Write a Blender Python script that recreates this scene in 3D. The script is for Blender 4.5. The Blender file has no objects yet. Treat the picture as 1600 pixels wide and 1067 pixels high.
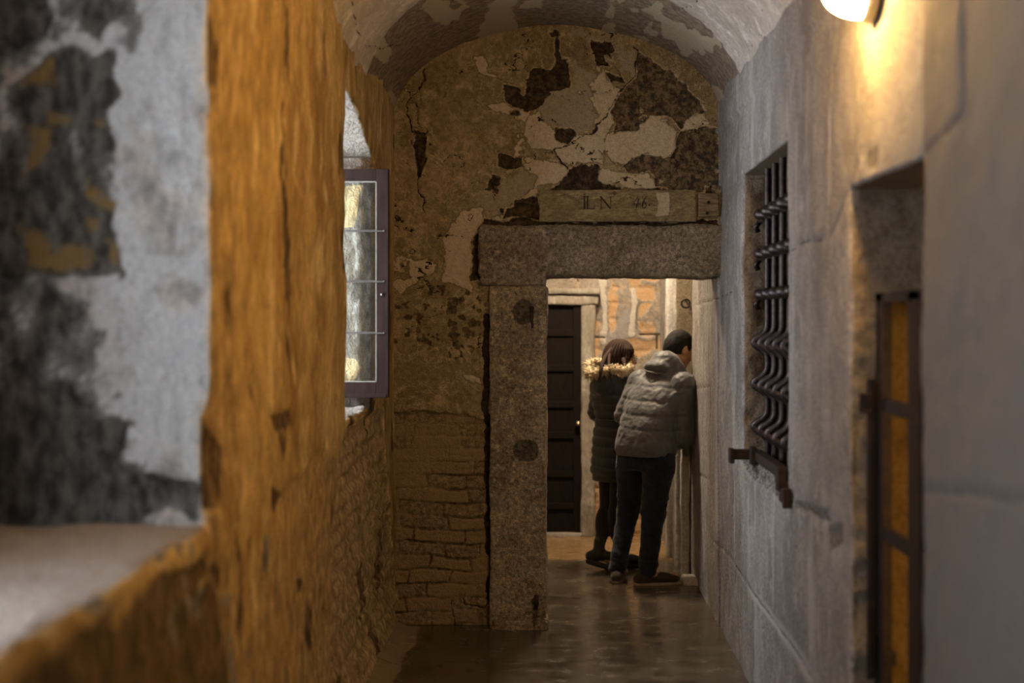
import bpy, math, random
import numpy as np
from mathutils import Vector, Matrix
random.seed(4)
S = bpy.context.scene
COL = S.collection
F_PX = 50 / 36 * 1600            # focal length in pixels of the 1600 px wide frame
VX, VY, EYE = 873.0, 495.0, 1.70  # vanishing point of the corridor, eye height
# ------------------------------------------------------------------ camera
cam_d = bpy.data.cameras.new('camera')
cam = bpy.data.objects.new('camera', cam_d); COL.objects.link(cam)
cam.location = (0, 0, EYE); cam.rotation_euler = (math.pi / 2, 0, 0)
cam_d.lens = 50; cam_d.sensor_width = 36
cam_d.shift_x = -(VX - 800) / 1600; cam_d.shift_y = (VY - 533.5) / 1600
cam_d.clip_start = .05
cam_d.dof.use_dof = True; cam_d.dof.focus_distance = 7.9; cam_d.dof.aperture_fstop = 1.5
S.camera = cam
# ------------------------------------------------------------------ world, exposure
w = bpy.data.worlds.new('sky'); S.world = w; w.use_nodes = True
w.node_tree.nodes['Background'].inputs[0].default_value = (.86, .92, 1.0, 1)
w.node_tree.nodes['Background'].inputs[1].default_value = 11.0
S.view_settings.view_transform = 'Standard'; S.view_settings.look = 'None'
S.view_settings.exposure = 0.38; S.view_settings.gamma = 1; S.view_settings.use_curve_mapping = False
LAMP = 185.0      # strength of the corridor lamp's glass
ROOM = 165.0       # strength of the lamp glass in the far room
CELL = 75.0       # strength of the lamp glass in the cell
def portal(name, loc, sx, sy, rot):
    l = bpy.data.lights.new(name, 'AREA'); l.shape = 'RECTANGLE'; l.size = sx; l.size_y = sy
    l.cycles.is_portal = True
    o = bpy.data.objects.new(name, l); COL.objects.link(o); o.location = loc; o.rotation_euler = rot
    return o
# window openings in the left wall (Y from, Y to, Z from, Z to)
N1 = (1.95, 3.72, 1.155, 2.95)
N2 = (6.0, 6.93, 1.27, 2.66)
XO = -1.65        # plane of the outer window frames
for n in ((N1[0], 2.75, N1[2], N1[3]), N2):
    portal('window_portal', (XO - .06, (n[0] + n[1]) / 2, (n[2] + n[3]) / 2), n[3] - n[2], n[1] - n[0], (0, -math.pi / 2, 0))
# ------------------------------------------------------------------ numpy noise
def _h(ix, iy, iz, seed):
    n = (ix.astype(np.int64) * 374761393 + iy.astype(np.int64) * 668265263 + iz.astype(np.int64) * 2147483629 + seed * 1274126177) & 0xffffffff
    n = ((n ^ (n >> 13)) * 1274126177) & 0xffffffff
    n = ((n ^ (n >> 16)) * 2246822519) & 0xffffffff
    return ((n ^ (n >> 15)) & 0xffffff) / float(0xffffff) * 2 - 1
def vnoise(P, seed=0):
    i = np.floor(P); f = P - i; f = f * f * (3 - 2 * f); i = i.astype(np.int64)
    r = 0
    for a in (0, 1):
        wx = f[:, 0] if a else 1 - f[:, 0]
        for b in (0, 1):
            wy = f[:, 1] if b else 1 - f[:, 1]
            for c in (0, 1):
                wz = f[:, 2] if c else 1 - f[:, 2]
                r = r + wx * wy * wz * _h(i[:, 0] + a, i[:, 1] + b, i[:, 2] + c, seed)
    return r
def fbm(P, scale, octv=4, seed=0, gain=.5):
    r = 0; a = 1; s = scale if hasattr(scale, '__len__') else (scale,) * 3
    s = np.array(s, float); t = 0
    for k in range(octv):
        r = r + a * vnoise(P * s + 17.3 * k, seed + k); t += a; a *= gain; s = s * 2.03
    return r / t
def sst(x, a, b):
    t = np.clip((x - a) / (b - a), 0, 1); return t * t * (3 - 2 * t)
# signed distance (positive inside) to polygons and distance to polylines, in 2D
def poly_sd(U, V, poly):
    p = np.array(poly, float); n = len(p); d = np.full(U.shape, 1e9); ins = np.zeros(U.shape, bool)
    for k in range(n):
        a = p[k]; b = p[(k + 1) % n]; e = b - a
        t = np.clip(((U - a[0]) * e[0] + (V - a[1]) * e[1]) / (e @ e + 1e-12), 0, 1)
        d = np.minimum(d, np.hypot(U - a[0] - t * e[0], V - a[1] - t * e[1]))
        c = ((a[1] > V) != (b[1] > V)) & (U < (b[0] - a[0]) * (V - a[1]) / (b[1] - a[1] + 1e-12) + a[0])
        ins ^= c
    return np.where(ins, d, -d)
def polys_sd(U, V, polys):
    r = np.full(U.shape, -1e3)
    for p in polys: r = np.maximum(r, poly_sd(U, V, p))
    return r
def line_d(U, V, lines):
    d = np.full(U.shape, 1e3)
    for L in lines:
        for k in range(len(L) - 1):
            a = np.array(L[k], float); e = np.array(L[k + 1], float) - a
            t = np.clip(((U - a[0]) * e[0] + (V - a[1]) * e[1]) / (e @ e + 1e-12), 0, 1)
            d = np.minimum(d, np.hypot(U - a[0] - t * e[0], V - a[1] - t * e[1]))
    return d
def soft(sd, w=.03): return np.clip(.5 + sd / (2 * w), 0, 1)
# brick coursing: returns (mortar 0..1, per-brick random)
def bricks(U, V, h=.074, l=.24, seed=0, j=.009, wv=1.):
    Pn = np.stack([U, V, U * 0 + seed], 1)
    v = V + .045 * wv * fbm(Pn, 2.2, 4, seed + 3)
    row = np.floor(v / h); fv = v / h - row
    off = _h(row.astype(np.int64), row.astype(np.int64) * 0, row.astype(np.int64) * 0, seed) * .5
    u = U + .06 * wv * fbm(Pn, 5, 3, seed + 9)
    cu = u / l + off + (row % 2) * .5
    c = np.floor(cu); fu = cu - c
    d = np.minimum(np.minimum(fv, 1 - fv) * h, np.minimum(fu, 1 - fu) * l)
    d = d + .004 * wv * fbm(Pn, 45, 2, seed + 5)
    rnd = _h(row.astype(np.int64), c.astype(np.int64), (row * 0).astype(np.int64), seed + 1)
    return (1 - sst(d, j * .2, j * 1.3)) * (.35 + .65 * sst(fbm(Pn, 4, 3, seed + 21), -.25, .3)), rnd
# ------------------------------------------------------------------ objects
ROOT = {}
def mesh_obj(name, V, F, mat, parent=None, attrs=None, smooth=True, base=None, label=None, cat=None, group=None, kind=None):
    V = np.asarray(V, float)
    if parent is not None: off = np.array(ROOT[parent.name])
    elif base is not None: off = np.array(base, float)
    else: off = np.array([(V[:, 0].min() + V[:, 0].max()) / 2, (V[:, 1].min() + V[:, 1].max()) / 2, V[:, 2].min()])
    me = bpy.data.meshes.new(name)
    if isinstance(F, np.ndarray):
        me.vertices.add(len(V)); me.vertices.foreach_set('co', (V - off).ravel())
        k = F.shape[1]
        me.loops.add(F.size); me.loops.foreach_set('vertex_index', F.ravel().astype(np.int32))
        me.polygons.add(len(F)); me.polygons.foreach_set('loop_start', np.arange(0, F.size, k, dtype=np.int32))
        me.polygons.foreach_set('loop_total', np.full(len(F), k, dtype=np.int32))
        me.update(calc_edges=True)
    else:
        me.from_pydata([tuple(v) for v in (V - off)], [], [tuple(f) for f in F])
    me.validate()
    me.polygons.foreach_set('use_smooth', [smooth] * len(me.polygons))
    for k, a in (attrs or {}).items():
        at = me.attributes.new(k, 'FLOAT', 'POINT'); at.data.foreach_set('value', np.asarray(a, np.float32))
    if mat: me.materials.append(mat)
    o = bpy.data.objects.new(name, me); COL.objects.link(o)
    if parent is not None: o.parent = parent
    else: o.location = off
    ROOT[o.name] = tuple(off)
    tag(o, label, cat, group, kind)
    return o
def tag(o, label=None, cat=None, group=None, kind=None):
    for k, v in (('label', label), ('category', cat), ('group', group), ('kind', kind)):
        if v: o[k] = v
    return o
def empty(name, loc, label, cat, group=None):
    o = bpy.data.objects.new(name, None); COL.objects.link(o); o.location = loc; o.empty_display_size = .1
    ROOT[o.name] = tuple(loc); return tag(o, label, cat, group)
class MB:
    """collects simple shapes into one mesh"""
    def __init__(s): s.v = []; s.f = []
    def add(s, V, F):
        n = len(s.v); s.v += [tuple(map(float, p)) for p in V]; s.f += [tuple(i + n for i in f) for f in F]; return s
    def box(s, lo, hi, bev=0.0):
        x0, y0, z0 = lo; x1, y1, z1 = hi; b = min(bev, (x1 - x0) / 2.1, (y1 - y0) / 2.1, (z1 - z0) / 2.1)
        if b <= 0:
            V = [(x, y, z) for x in (x0, x1) for y in (y0, y1) for z in (z0, z1)]
            return s.add(V, [(0, 1, 3, 2), (4, 6, 7, 5), (0, 4, 5, 1), (2, 3, 7, 6), (0, 2, 6, 4), (1, 5, 7, 3)])
        import bmesh
        bm = bmesh.new(); bmesh.ops.create_cube(bm, size=1)
        for v in bm.verts:
            v.co = Vector(((x0 + x1) / 2 + v.co.x * (x1 - x0), (y0 + y1) / 2 + v.co.y * (y1 - y0), (z0 + z1) / 2 + v.co.z * (z1 - z0)))
        bmesh.ops.bevel(bm, geom=bm.edges[:], offset=b, segments=2, affect='EDGES', profile=.7)
        bm.verts.index_update()
        s.add([v.co for v in bm.verts], [[v.index for v in f.verts] for f in bm.faces]); bm.free(); return s
    def tube(s, pts, r, n=10, closed=False, flat=1.0):
        pts = [Vector(p) for p in pts]; m = len(pts)
        rr = r if hasattr(r, '__len__') else [r] * m
        V = []; up = None
        for i, p in enumerate(pts):
            a = pts[(i - 1) % m] if (closed or i > 0) else p
            b = pts[(i + 1) % m] if (closed or i < m - 1) else p
            t = (b - a).normalized()
            if up is None:
                up = t.cross(Vector((0, 0, 1)));
                if up.length < .3: up = t.cross(Vector((1, 0, 0)))
                up.normalize()
            up = (up - t * up.dot(t)).normalized(); q = t.cross(up)
            for k in range(n):
                c = 2 * math.pi * k / n
                V.append(p + (up * math.cos(c) + q * math.sin(c) * flat) * rr[i])
        F = []
        for i in range(m if closed else m - 1):
            for k in range(n):
                F.append((i * n + k, i * n + (k + 1) % n, ((i + 1) % m) * n + (k + 1) % n, ((i + 1) % m) * n + k))
        if not closed: F += [tuple(range(n))[::-1], tuple((m - 1) * n + k for k in range(n))]
        return s.add(V, F)
    def lathe(s, prof, c, ax=(0, 0, 1), n=32):
        ax = Vector(ax).normalized(); u = ax.cross(Vector((0, 1, 0)) if abs(ax.y) < .9 else Vector((1, 0, 0))).normalized(); q = ax.cross(u)
        V = []; c = Vector(c)
        for r, h in prof:
            for k in range(n):
                a = 2 * math.pi * k / n; V.append(c + ax * h + (u * math.cos(a) + q * math.sin(a)) * r)
        F = []
        for i in range(len(prof) - 1):
            for k in range(n): F.append((i * n + k, i * n + (k + 1) % n, (i + 1) * n + (k + 1) % n, (i + 1) * n + k))
        F += [tuple(range(n))[::-1], tuple((len(prof) - 1) * n + k for k in range(n))]
        return s.add(V, F)
    def build(s, name, mat, parent=None, smooth=False, **kw):
        return mesh_obj(name, np.array(s.v), s.f, mat, parent, smooth=smooth, **kw)
# ------------------------------------------------------------------ materials
def nodes(name):
    m = bpy.data.materials.new(name); m.use_nodes = True; nt = m.node_tree
    return m, nt, nt.nodes['Principled BSDF']
def N(nt, t, **kw):
    n = nt.nodes.new(t)
    for k, v in kw.items():
        if k in n.inputs.keys(): n.inputs[k].default_value = v
        else: setattr(n, k, v)
    return n
def noise(nt, scale, detail=5, rough=.55, stretch=None, dist=0):
    tc = N(nt, 'ShaderNodeNewGeometry'); mp = N(nt, 'ShaderNodeMapping')
    if stretch: mp.inputs['Scale'].default_value = stretch
    nt.links.new(tc.outputs['Position'], mp.inputs[0])
    n = N(nt, 'ShaderNodeTexNoise', Scale=scale, Detail=detail, Roughness=rough, Distortion=dist)
    nt.links.new(mp.outputs[0], n.inputs['Vector']); return n.outputs[0]
def mr(nt, x, a, b, c=0., d=1.):
    m = N(nt, 'ShaderNodeMapRange'); m.interpolation_type = 'SMOOTHSTEP'
    nt.links.new(x, m.inputs[0]); m.inputs[1].default_value = a; m.inputs[2].default_value = b
    m.inputs[3].default_value = c; m.inputs[4].default_value = d; return m.outputs[0]
def mth(nt, op, a, b):
    m = N(nt, 'ShaderNodeMath', operation=op)
    for i, x in enumerate((a, b)):
        if isinstance(x, (int, float)): m.inputs[i].default_value = x
        else: nt.links.new(x, m.inputs[i])
    return m.outputs[0]
def mix(nt, f, a, b, mode='MIX'):
    m = N(nt, 'ShaderNodeMix', data_type='RGBA', blend_type=mode)
    for s, x in ((m.inputs[0], f), (m.inputs[6], a), (m.inputs[7], b)):
        if isinstance(x, (int, float)): s.default_value = x
        elif isinstance(x, tuple): s.default_value = (*x, 1)
        else: nt.links.new(x, s)
    return m.outputs[2]
def attr(nt, name):
    a = N(nt, 'ShaderNodeAttribute', attribute_name=name); return a.outputs['Fac']
def wallmat(name, base, layers=(), nscale=3., flake=None, fine=40., bump=.6, rough=.85, grain=.25, stretch=None, bdist=.006, spec=.3):
    m, nt, b = nodes(name)
    n1 = noise(nt, nscale, 8, .62, stretch); n2 = noise(nt, fine, 6, .6, stretch); n3 = noise(nt, fine * 4, 3, .6)
    f = mr(nt, n1, .36, .64)
    c = mix(nt, f, base[0], base[1])
    if flake:
        fn = noise(nt, nscale * 1.3, 10, .70, stretch, .4); c = mix(nt, mr(nt, fn, .535, .55), c, flake[0])
        c = mix(nt, mth(nt, 'MULTIPLY', mr(nt, mth(nt, 'ABSOLUTE', mth(nt, 'SUBTRACT', fn, .53), 0.), .012, .004), .75), c, flake[1])
        c = mix(nt, mth(nt, 'MULTIPLY', mr(nt, mth(nt, 'ABSOLUTE', mth(nt, 'SUBTRACT', fn, .40), 0.), .009, .003), .7), c, flake[2])
    if len(base) > 2: c = mix(nt, mr(nt, noise(nt, nscale * 2.7, 7, .65, stretch), .52, .66), c, base[2])
    warp = mth(nt, 'MULTIPLY', mth(nt, 'SUBTRACT', noise(nt, 11, 9, .72), .5), 1.0)
    for L in layers:
        an, ca, cb = L[:3]; k = L[3] if len(L) > 3 else .6; rim = L[4] if len(L) > 4 else None; sharp = L[5] if len(L) > 5 else .06
        x = mth(nt, 'ADD', attr(nt, an), mth(nt, 'MULTIPLY', warp, k))
        if rim:
            r = mth(nt, 'MULTIPLY', mr(nt, x, .5 - .14, .5 - .04), mr(nt, n2, .3, .55, .35, 1))
            c = mix(nt, r, c, rim)
        c = mix(nt, mr(nt, x, .5 - sharp, .5 + sharp), c, mix(nt, mr(nt, n2, .35, .65), ca, cb))
    g = mr(nt, n2, .2, .8, 1 - grain, 1 + grain); g2 = mr(nt, n3, .2, .8, 1 - grain * .6, 1 + grain * .6)
    gg = mth(nt, 'MULTIPLY', g, g2)
    cc = N(nt, 'ShaderNodeCombineColor')
    for i in range(3): nt.links.new(gg, cc.inputs[i])
    c = mix(nt, 1., c, cc.outputs[0], 'MULTIPLY')
    nt.links.new(c, b.inputs['Base Color'])
    b.inputs['Specular IOR Level'].default_value = spec
    nt.links.new(mr(nt, n2, .2, .8, max(rough - .1, 0), min(rough + .1, 1)), b.inputs['Roughness'])
    hsum = mth(nt, 'ADD', mth(nt, 'ADD', n2, mth(nt, 'MULTIPLY', n3, .35)), mth(nt, 'MULTIPLY', n1, 1.2))
    bp = N(nt, 'ShaderNodeBump', Strength=bump, Distance=bdist * 4)
    nt.links.new(hsum, bp.inputs['Height']); nt.links.new(bp.outputs[0], b.inputs['Normal'])
    return m
def plain(name, c, rough=.6, metal=0., var=.2, scale=30., bump=.15, c2=None, stretch=None, sheen=0, bdist=.004, spec=.5):
    m, nt, b = nodes(name)
    n = noise(nt, scale, 6, .6, stretch)
    c2 = c2 or tuple(x * (1 - var) for x in c)
    nt.links.new(mix(nt, mr(nt, n, .35, .65), c, c2), b.inputs['Base Color'])
    b.inputs['Roughness'].default_value = rough; b.inputs['Metallic'].default_value = metal
    b.inputs['Specular IOR Level'].default_value = spec
    if sheen: b.inputs['Sheen Weight'].default_value = sheen
    bp = N(nt, 'ShaderNodeBump', Strength=bump, Distance=bdist); nt.links.new(n, bp.inputs['Height']); nt.links.new(bp.outputs[0], b.inputs['Normal'])
    return m
def emit(name, c, s, core=None):
    m, nt, b = nodes(name)
    b.inputs['Base Color'].default_value = (.8, .75, .6, 1); b.inputs['Emission Color'].default_value = (*c, 1); b.inputs['Emission Strength'].default_value = s
    return m
# ------------------------------------------------------------------ gridded surfaces
def lin(a, b, h): return np.linspace(a, b, max(2, int(round((b - a) / h)) + 1))
def axis(*seg):
    """axis(a,h,b,h,c...) breakpoints with spacings between them"""
    r = [seg[0]]
    for i in range(1, len(seg), 2): r += list(lin(seg[i - 1] if i == 1 else seg[i - 1], seg[i + 1], seg[i])[1:])
    return np.array(r)
class Surf:
    """quads over rectangles of one plane each, welded where they meet, later displaced together"""
    def __init__(s): s.V = []; s.F = []; s.n = 0; s.T = []
    def rect(s, ax, c, us, vs, flip=False, t=0, hole=None):
        """plane ax = c; us along the first other axis, vs along the second"""
        U, W = np.meshgrid(us, vs, indexing='ij'); C = np.full(U.shape, float(c))
        P = {'x': (C, U, W), 'y': (U, C, W), 'z': (U, W, C)}[ax]
        P = np.stack(P, -1).reshape(-1, 3)
        i = np.arange(U.size).reshape(U.shape)
        Q = np.stack([i[:-1, :-1], i[1:, :-1], i[1:, 1:], i[:-1, 1:]], -1)
        if hole is not None:
            cu = (us[:-1] + us[1:]) / 2; cv = (vs[:-1] + vs[1:]) / 2; A, B = np.meshgrid(cu, cv, indexing='ij')
            keep = np.ones(A.shape, bool)
            for (a, b, cc, d) in hole: keep &= ~((A > a) & (A < b) & (B > cc) & (B < d))
            Q = Q[keep]
        Q = Q.reshape(-1, 4)
        if flip: Q = Q[:, ::-1]
        s.V.append(P); s.F.append(Q + s.n); s.n += len(P); s.T.append(np.full(len(P), t)); return s
    def done(s):
        V = np.concatenate(s.V); F = np.concatenate(s.F); T = np.concatenate(s.T)
        used = np.zeros(len(V), bool); used[F.ravel()] = True
        key = np.round(V * 10000).astype(np.int64)
        _, idx, inv = np.unique(key, axis=0, return_index=True, return_inverse=True); inv = inv.ravel()
        cnt = np.bincount(inv[used], minlength=len(idx)) > 0
        remap = np.cumsum(cnt) - 1
        F = remap[inv[F]]
        # a vertex shared by several faces keeps the lowest tag
        T2 = np.full(len(idx), 99); np.minimum.at(T2, inv, T)
        return V[idx][cnt], F, T2[cnt]
def wob(P, a1=.012, a2=.004, s1=2.2, s2=14, seed=0):
    return np.stack([a1 * fbm(P, s1, 3, seed + 11 * k) + a2 * fbm(P, s2, 3, seed + 5 + 13 * k) for k in range(3)], 1)
def PX(px, py, Y): return ((px - VX) * Y / F_PX, Y, EYE - (py - VY) * Y / F_PX)
def PV(px, py, Y): return Vector(PX(px, py, Y))

XL, XR, YE = -.90, .887, 7.82     # left wall, right wall, end wall
ZS, ZA = 2.735, 3.295             # springing and crown of the vault
YB = -1.6                         # wall behind the viewer
# ================================================================== END WALL with doorway
def zp(pts, sc, ox, oy, Y=YE):    # points read off an enlarged view -> wall plane coordinates
    return [(((ox + x / sc) - VX) * Y / F_PX, EYE - ((oy + y / sc) - VY) * Y / F_PX) for x, y in pts]
Z4 = lambda *p: zp(p, 2.2857, 560, 0)
Z3 = lambda *p: zp(p, 2.2214, 500, 220)
Z5 = lambda *p: zp(p, 2.387, 590, 620)
DX0, DX1, DZ = -.075, XR, 1.955
holes = [Z4((705,140),(722,145),(722,205),(750,210),(750,300),(740,320),(690,335),(670,380),(620,405),(560,395),(520,380),(510,310),(560,320),(590,350),(605,345),(600,280),(640,240),(690,245),(700,205)),
  Z4((825,135),(905,145),(915,180),(880,200),(900,235),(860,230),(830,180)), Z4((710,465),(760,460),(780,485),(750,520),(710,500)),
  Z4((500,545),(580,550),(585,590),(540,605),(500,590)), Z4((890,265),(930,270),(950,295),(900,300)),
  Z4((750,600),(865,590),(870,640),(900,665),(1100,680),(1100,690),(760,685),(640,690),(690,670),(740,630)), Z4((570,715),(640,700),(650,790),(500,775),(560,740)),
  [PX(x_, 0, YE)[:1] + (EYE - (y_ - VY) * YE / F_PX,) for x_, y_ in ((733,440),(738,372),(752,343),(843,345),(1122,345),(1122,362),(760,366),(757,440))],
  Z4((205,460),(235,480),(240,560),(225,620),(205,640),(200,520))]
brown = [Z4((1000,190),(1060,220),(1120,260),(1180,330),(1240,400),(1200,405),(1150,455),(1110,420),(1040,410),(1010,440),(1000,465),(910,480),(905,400),(940,320),(990,270)),
  Z4((1310,470),(1320,560),(1310,680),(1110,690),(1060,665),(1040,610),(960,615),(930,600),(990,565),(1040,545),(1120,565),(1145,520),(1150,470),(1230,450))]
pale = [Z4((600,440),(650,405),(700,470),(790,490),(860,470),(880,530),(870,580),(740,590),(700,545),(610,540),(590,480)),
  Z4((880,480),(960,470),(1030,420),(1140,460),(1145,520),(1110,560),(1040,540),(980,580),(940,590),(900,560),(860,520)),
  Z4((590,560),(740,590),(750,620),(700,650),(640,670),(600,710),(640,640),(590,600)), Z4((870,600),(930,610),(960,625),(1040,610),(1055,660),(1100,690),(1010,670),(900,660),(870,640)),
  Z4((470,775),(540,745),(600,700),(640,665),(640,700),(560,740),(500,780)), Z4((1160,430),(1230,400),(1250,440),(1200,470),(1150,460)),
  Z4((870,400),(905,375),(915,400),(890,470),(860,500),(850,470)),
  Z4((310,850),(370,760),(440,750),(440,790),(400,860),(395,960),(300,1000),(320,940)), Z4((200,920),(250,915),(285,950),(260,975),(210,975)),
  Z3((430,480),(520,400),(525,520),(480,500)), Z3((240,500),(320,480),(330,400),(410,430),(330,490),(280,535)), Z3((490,815),(550,830),(560,850),(500,845)), Z5((240,185),(320,180),(400,200),(330,225),(245,215)),
  Z4((410,200),(440,190),(460,250),(500,290),(560,320),(590,345),(520,300),(420,250)), Z4((450,375),(520,385),(620,408),(600,430),(460,395))]
greyp = [Z4((680,330),(760,300),(770,230),(930,310),(870,450),(780,480),(700,450),(650,405)), Z4((930,165),(1000,190),(990,270),(930,260)), Z4((440,690),(600,600),(740,590),(640,690),(500,770),(430,740)),
  Z4((760,100),(990,160),(930,150),(760,130))]
mold = [Z3((255,560),(430,500),(560,540),(560,720),(470,740),(390,700),(270,680))]
brickp = [Z5((20,75),(60,60),(200,55),(330,60),(395,80),(415,60),(430,740),(640,760),(640,900),(-200,900),(-200,75))]
groove = [Z5((408,-300),(402,-100),(408,60),(400,150),(412,240),(415,400),(412,480),(425,560),(430,640),(415,720),(425,760))]
cracks = [Z4((245,240),(215,330),(170,370),(195,440),(200,470)), Z4((1000,200),(985,260),(930,330),(905,380),(870,450),(800,495),(700,540),(735,590),(760,605)), Z4((990,170),(1000,200)), Z3((320,0),(345,90),(330,140),(360,200),(365,250)),
  Z5((275,760),(290,850),(330,860)), Z5((325,740),(325,775),(400,790),(420,740))]
us = axis(-1.2, .03, -.98, .0055, DX0, .0055, DX1, .02, 1.15)
vs = axis(-.02, .0055, DZ, .0055, 3.42)
s = Surf()
s.rect('y', YE, us, vs, flip=True, hole=[(DX0, DX1, -1, DZ), (DX1, 2, -1, DZ)])
vd = lin(YE, YE + .42, .03)
s.rect('x', DX0, vd, vs[vs <= DZ + 1e-6], t=1)
s.rect('z', DZ, us[(us >= DX0 - 1e-6)], vd, flip=False, t=1)
V, F, T = s.done()
U, W = V[:, 0], V[:, 2]; P0 = V.copy()
wp = np.stack([fbm(P0, 9, 6, 31, .62), fbm(P0, 9, 6, 37, .62)], 1) * .045
Uw, Ww = U + wp[:, 0], W + wp[:, 1]
A = {}
sdh, sdb, sdp, sdg, sdm, sdk = [polys_sd(Uw, Ww, q) for q in (holes, brown, pale, greyp, mold, brickp)]
chip = fbm(P0, 4.5, 6, 811, .6); reg = sst(U, -.75, -.2) * sst(W, 2.15, 2.4)
sdh = np.maximum(sdh, (chip - .40) * .10 - .02 * (1 - reg)); sdp = np.maximum(sdp, (fbm(P0, 3.5, 6, 821, .6) - .30) * .12 - .03 * (1 - reg))
rdg = 1 - np.abs(fbm(P0, (2.2, 2.2, 3.2), 6, 831, .6)) * 2
gd = line_d(Uw, Ww, groove); cd = line_d(Uw, Ww, cracks)
sp = fbm(P0, 30, 4, 71)
A['hole'] = soft(sdh); A['brown'] = soft(sdb); A['pale'] = soft(sdp); A['greyp'] = soft(sdg, .05); A['brick'] = soft(sdk, .02)
A['mold'] = soft(np.minimum(sdm + .03, sp * .06 - .012), .012)
A['crack'] = soft(np.maximum(np.maximum(.0035 - cd, np.where(W > 1.5, (rdg - .985) * .25, -1)), np.where(W < 1.92, .021 - gd + .006 * sp, -1)), .006)
mo, rb = bricks(U, W, seed=3)
A['bvar'] = A['brick'] * np.clip(.5 + rb * .9 - .1 - mo * .5, 0, 1); A['mort'] = A['brick'] * mo
depth_in = np.maximum(np.maximum(sst(sdh, -.002, .006) * .016, sst(sdb, -.002, .008) * .011), sst(sdk, -.004, .012) * .022)
open_ = np.maximum(np.maximum(sst(sdh, 0, .01), sst(sdb, 0, .01) * .6), sst(sdk, 0, .01))
relief = -depth_in - open_ * mo * (.007 + .006 * (fbm(P0, 5, 2, 5) > 0)) + open_ * (rb * .005 + fbm(P0, 25, 3, 8) * .005)
relief -= A['crack'] * .014
relief += sst(sdp, -.004, .006) * .002 + fbm(P0, 3.0, 3, 55) * .01 + fbm(P0, 18, 4, 56) * .0022
relief -= (sst(sdp, -.01, 0) * sst(-sdp, -.01, 0)) * .004
face = (T == 0)
V[:, 1] -= np.where(face, relief, 0)
V += wob(P0, .006, .003, 3, 16, 2) * (np.minimum(1, 1.0))
m_end = wallmat('old_plaster_and_brick', ((.45,.355,.22), (.31,.235,.135), (.56,.455,.30)), [
   ('greyp', (.50,.44,.335), (.40,.34,.25), .9, None, .12), ('mold', (.09,.065,.04), (.17,.125,.07), .9, None, .2),
   ('pale', (.92,.81,.64), (.54,.45,.315), 1.1, (.20,.15,.085), .06), ('brown', (.07,.052,.036), (.22,.165,.095), .9, (.62,.52,.36)),
   ('hole', (.04,.028,.018), (.11,.075,.042), .9, (.60,.49,.32)),
   ('brick', (.27,.21,.125), (.37,.295,.18), .9), ('bvar', (.46,.36,.22), (.34,.25,.14), .8, None, .4), ('mort', (.15,.10,.055), (.24,.17,.09), .8, None, .3), ('crack', (.03,.022,.015), (.06,.045,.03), .2)], nscale=2.6, fine=38, bump=.75, grain=.34, flake=((.34,.28,.16), (.60,.51,.34), (.13,.10,.055)))
wall_end = mesh_obj('wall_back', V, F, m_end, attrs=A, kind='structure', base=(0, YE, 0))
# ---- doorway stones
def block(name, lo, hi, mat, h=.008, rad=.02, amp=.006, seed=0, attrs=None, base=None, warp=None, **kw):
    """a rough dressed stone: gridded box, edges rounded, faces displaced"""
    s = Surf(); ax = [lin(lo[k], hi[k], h) for k in range(3)]
    for c, fl in ((lo[0], True), (hi[0], False)): s.rect('x', c, ax[1], ax[2], flip=fl)
    for c, fl in ((lo[1], False), (hi[1], True)): s.rect('y', c, ax[0], ax[2], flip=fl)
    for c, fl in ((lo[2], True), (hi[2], False)): s.rect('z', c, ax[0], ax[1], flip=fl)
    V, F, T = s.done(); P0 = V.copy()
    L = np.array(lo); H = np.array(hi)
    rr = min(rad, *((H - L) / 2.01)); q = np.clip(V, L + rr, H - rr); d = V - q; n = np.linalg.norm(d, axis=1, keepdims=True)
    dn = d / np.maximum(n, 1e-9); V = q + dn * np.minimum(n, rr)
    V += dn * (amp * (fbm(P0, 9, 3, seed) + .7 * fbm(P0, 40, 3, seed + 4)))[:, None] + wob(P0, amp * 1.4, 0, 4, 10, seed)
    if warp: V = warp(V)
    return mesh_obj(name, V, F, mat, attrs=attrs(P0) if attrs else None, base=base, **kw)
m_jamb = wallmat('pitted_jamb_stone', ((.66,.55,.39), (.42,.34,.23), (.80,.70,.53)), [('patch', (.15,.125,.09), (.21,.175,.13), .8, None, .25)], nscale=7, fine=60, bump=1.0, grain=.65, bdist=.008)
m_lintel = wallmat('rough_lintel_stone', ((.52,.44,.34), (.36,.30,.225), (.64,.56,.44)), [('patch', (.58,.52,.40), (.45,.38,.27), .35)], nscale=6, fine=50, bump=1.0, grain=.62, bdist=.008)
def jamb_at(P):
    x, z = P[:, 0] + .014 * fbm(P, 12, 4, 3), P[:, 2] + .014 * fbm(P, 12, 4, 5)
    return {'patch': soft(polys_sd(x, z, [Z5(*[(553 + 50 * math.cos(a_ / 12 * 6.2832), 197 + 44 * math.sin(a_ / 12 * 6.2832)) for a_ in range(12)]), Z5(*[(545 + 40 * math.cos(a_ / 12 * 6.2832), -318 + 48 * math.sin(a_ / 12 * 6.2832)) for a_ in range(12)]), Z5((575,745),(590,740),(600,800),(585,860),(578,820))]), .012)}
def lint_at(P): return {'patch': soft(polys_sd(P[:, 0], P[:, 2], [Z4((675,905),(690,900),(690,925),(682,950),(672,930))]), .01)}
jx0 = PX(766, 0, YE)[0]
block('trim_1', (jx0, YE - .045, -.02), (DX0 + .008, YE + .38, PX(0, 446, YE)[2]), m_jamb, attrs=jamb_at, kind='structure', rad=.014, amp=.006, seed=4)
lx0 = PX(748, 0, YE)[0]
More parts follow.
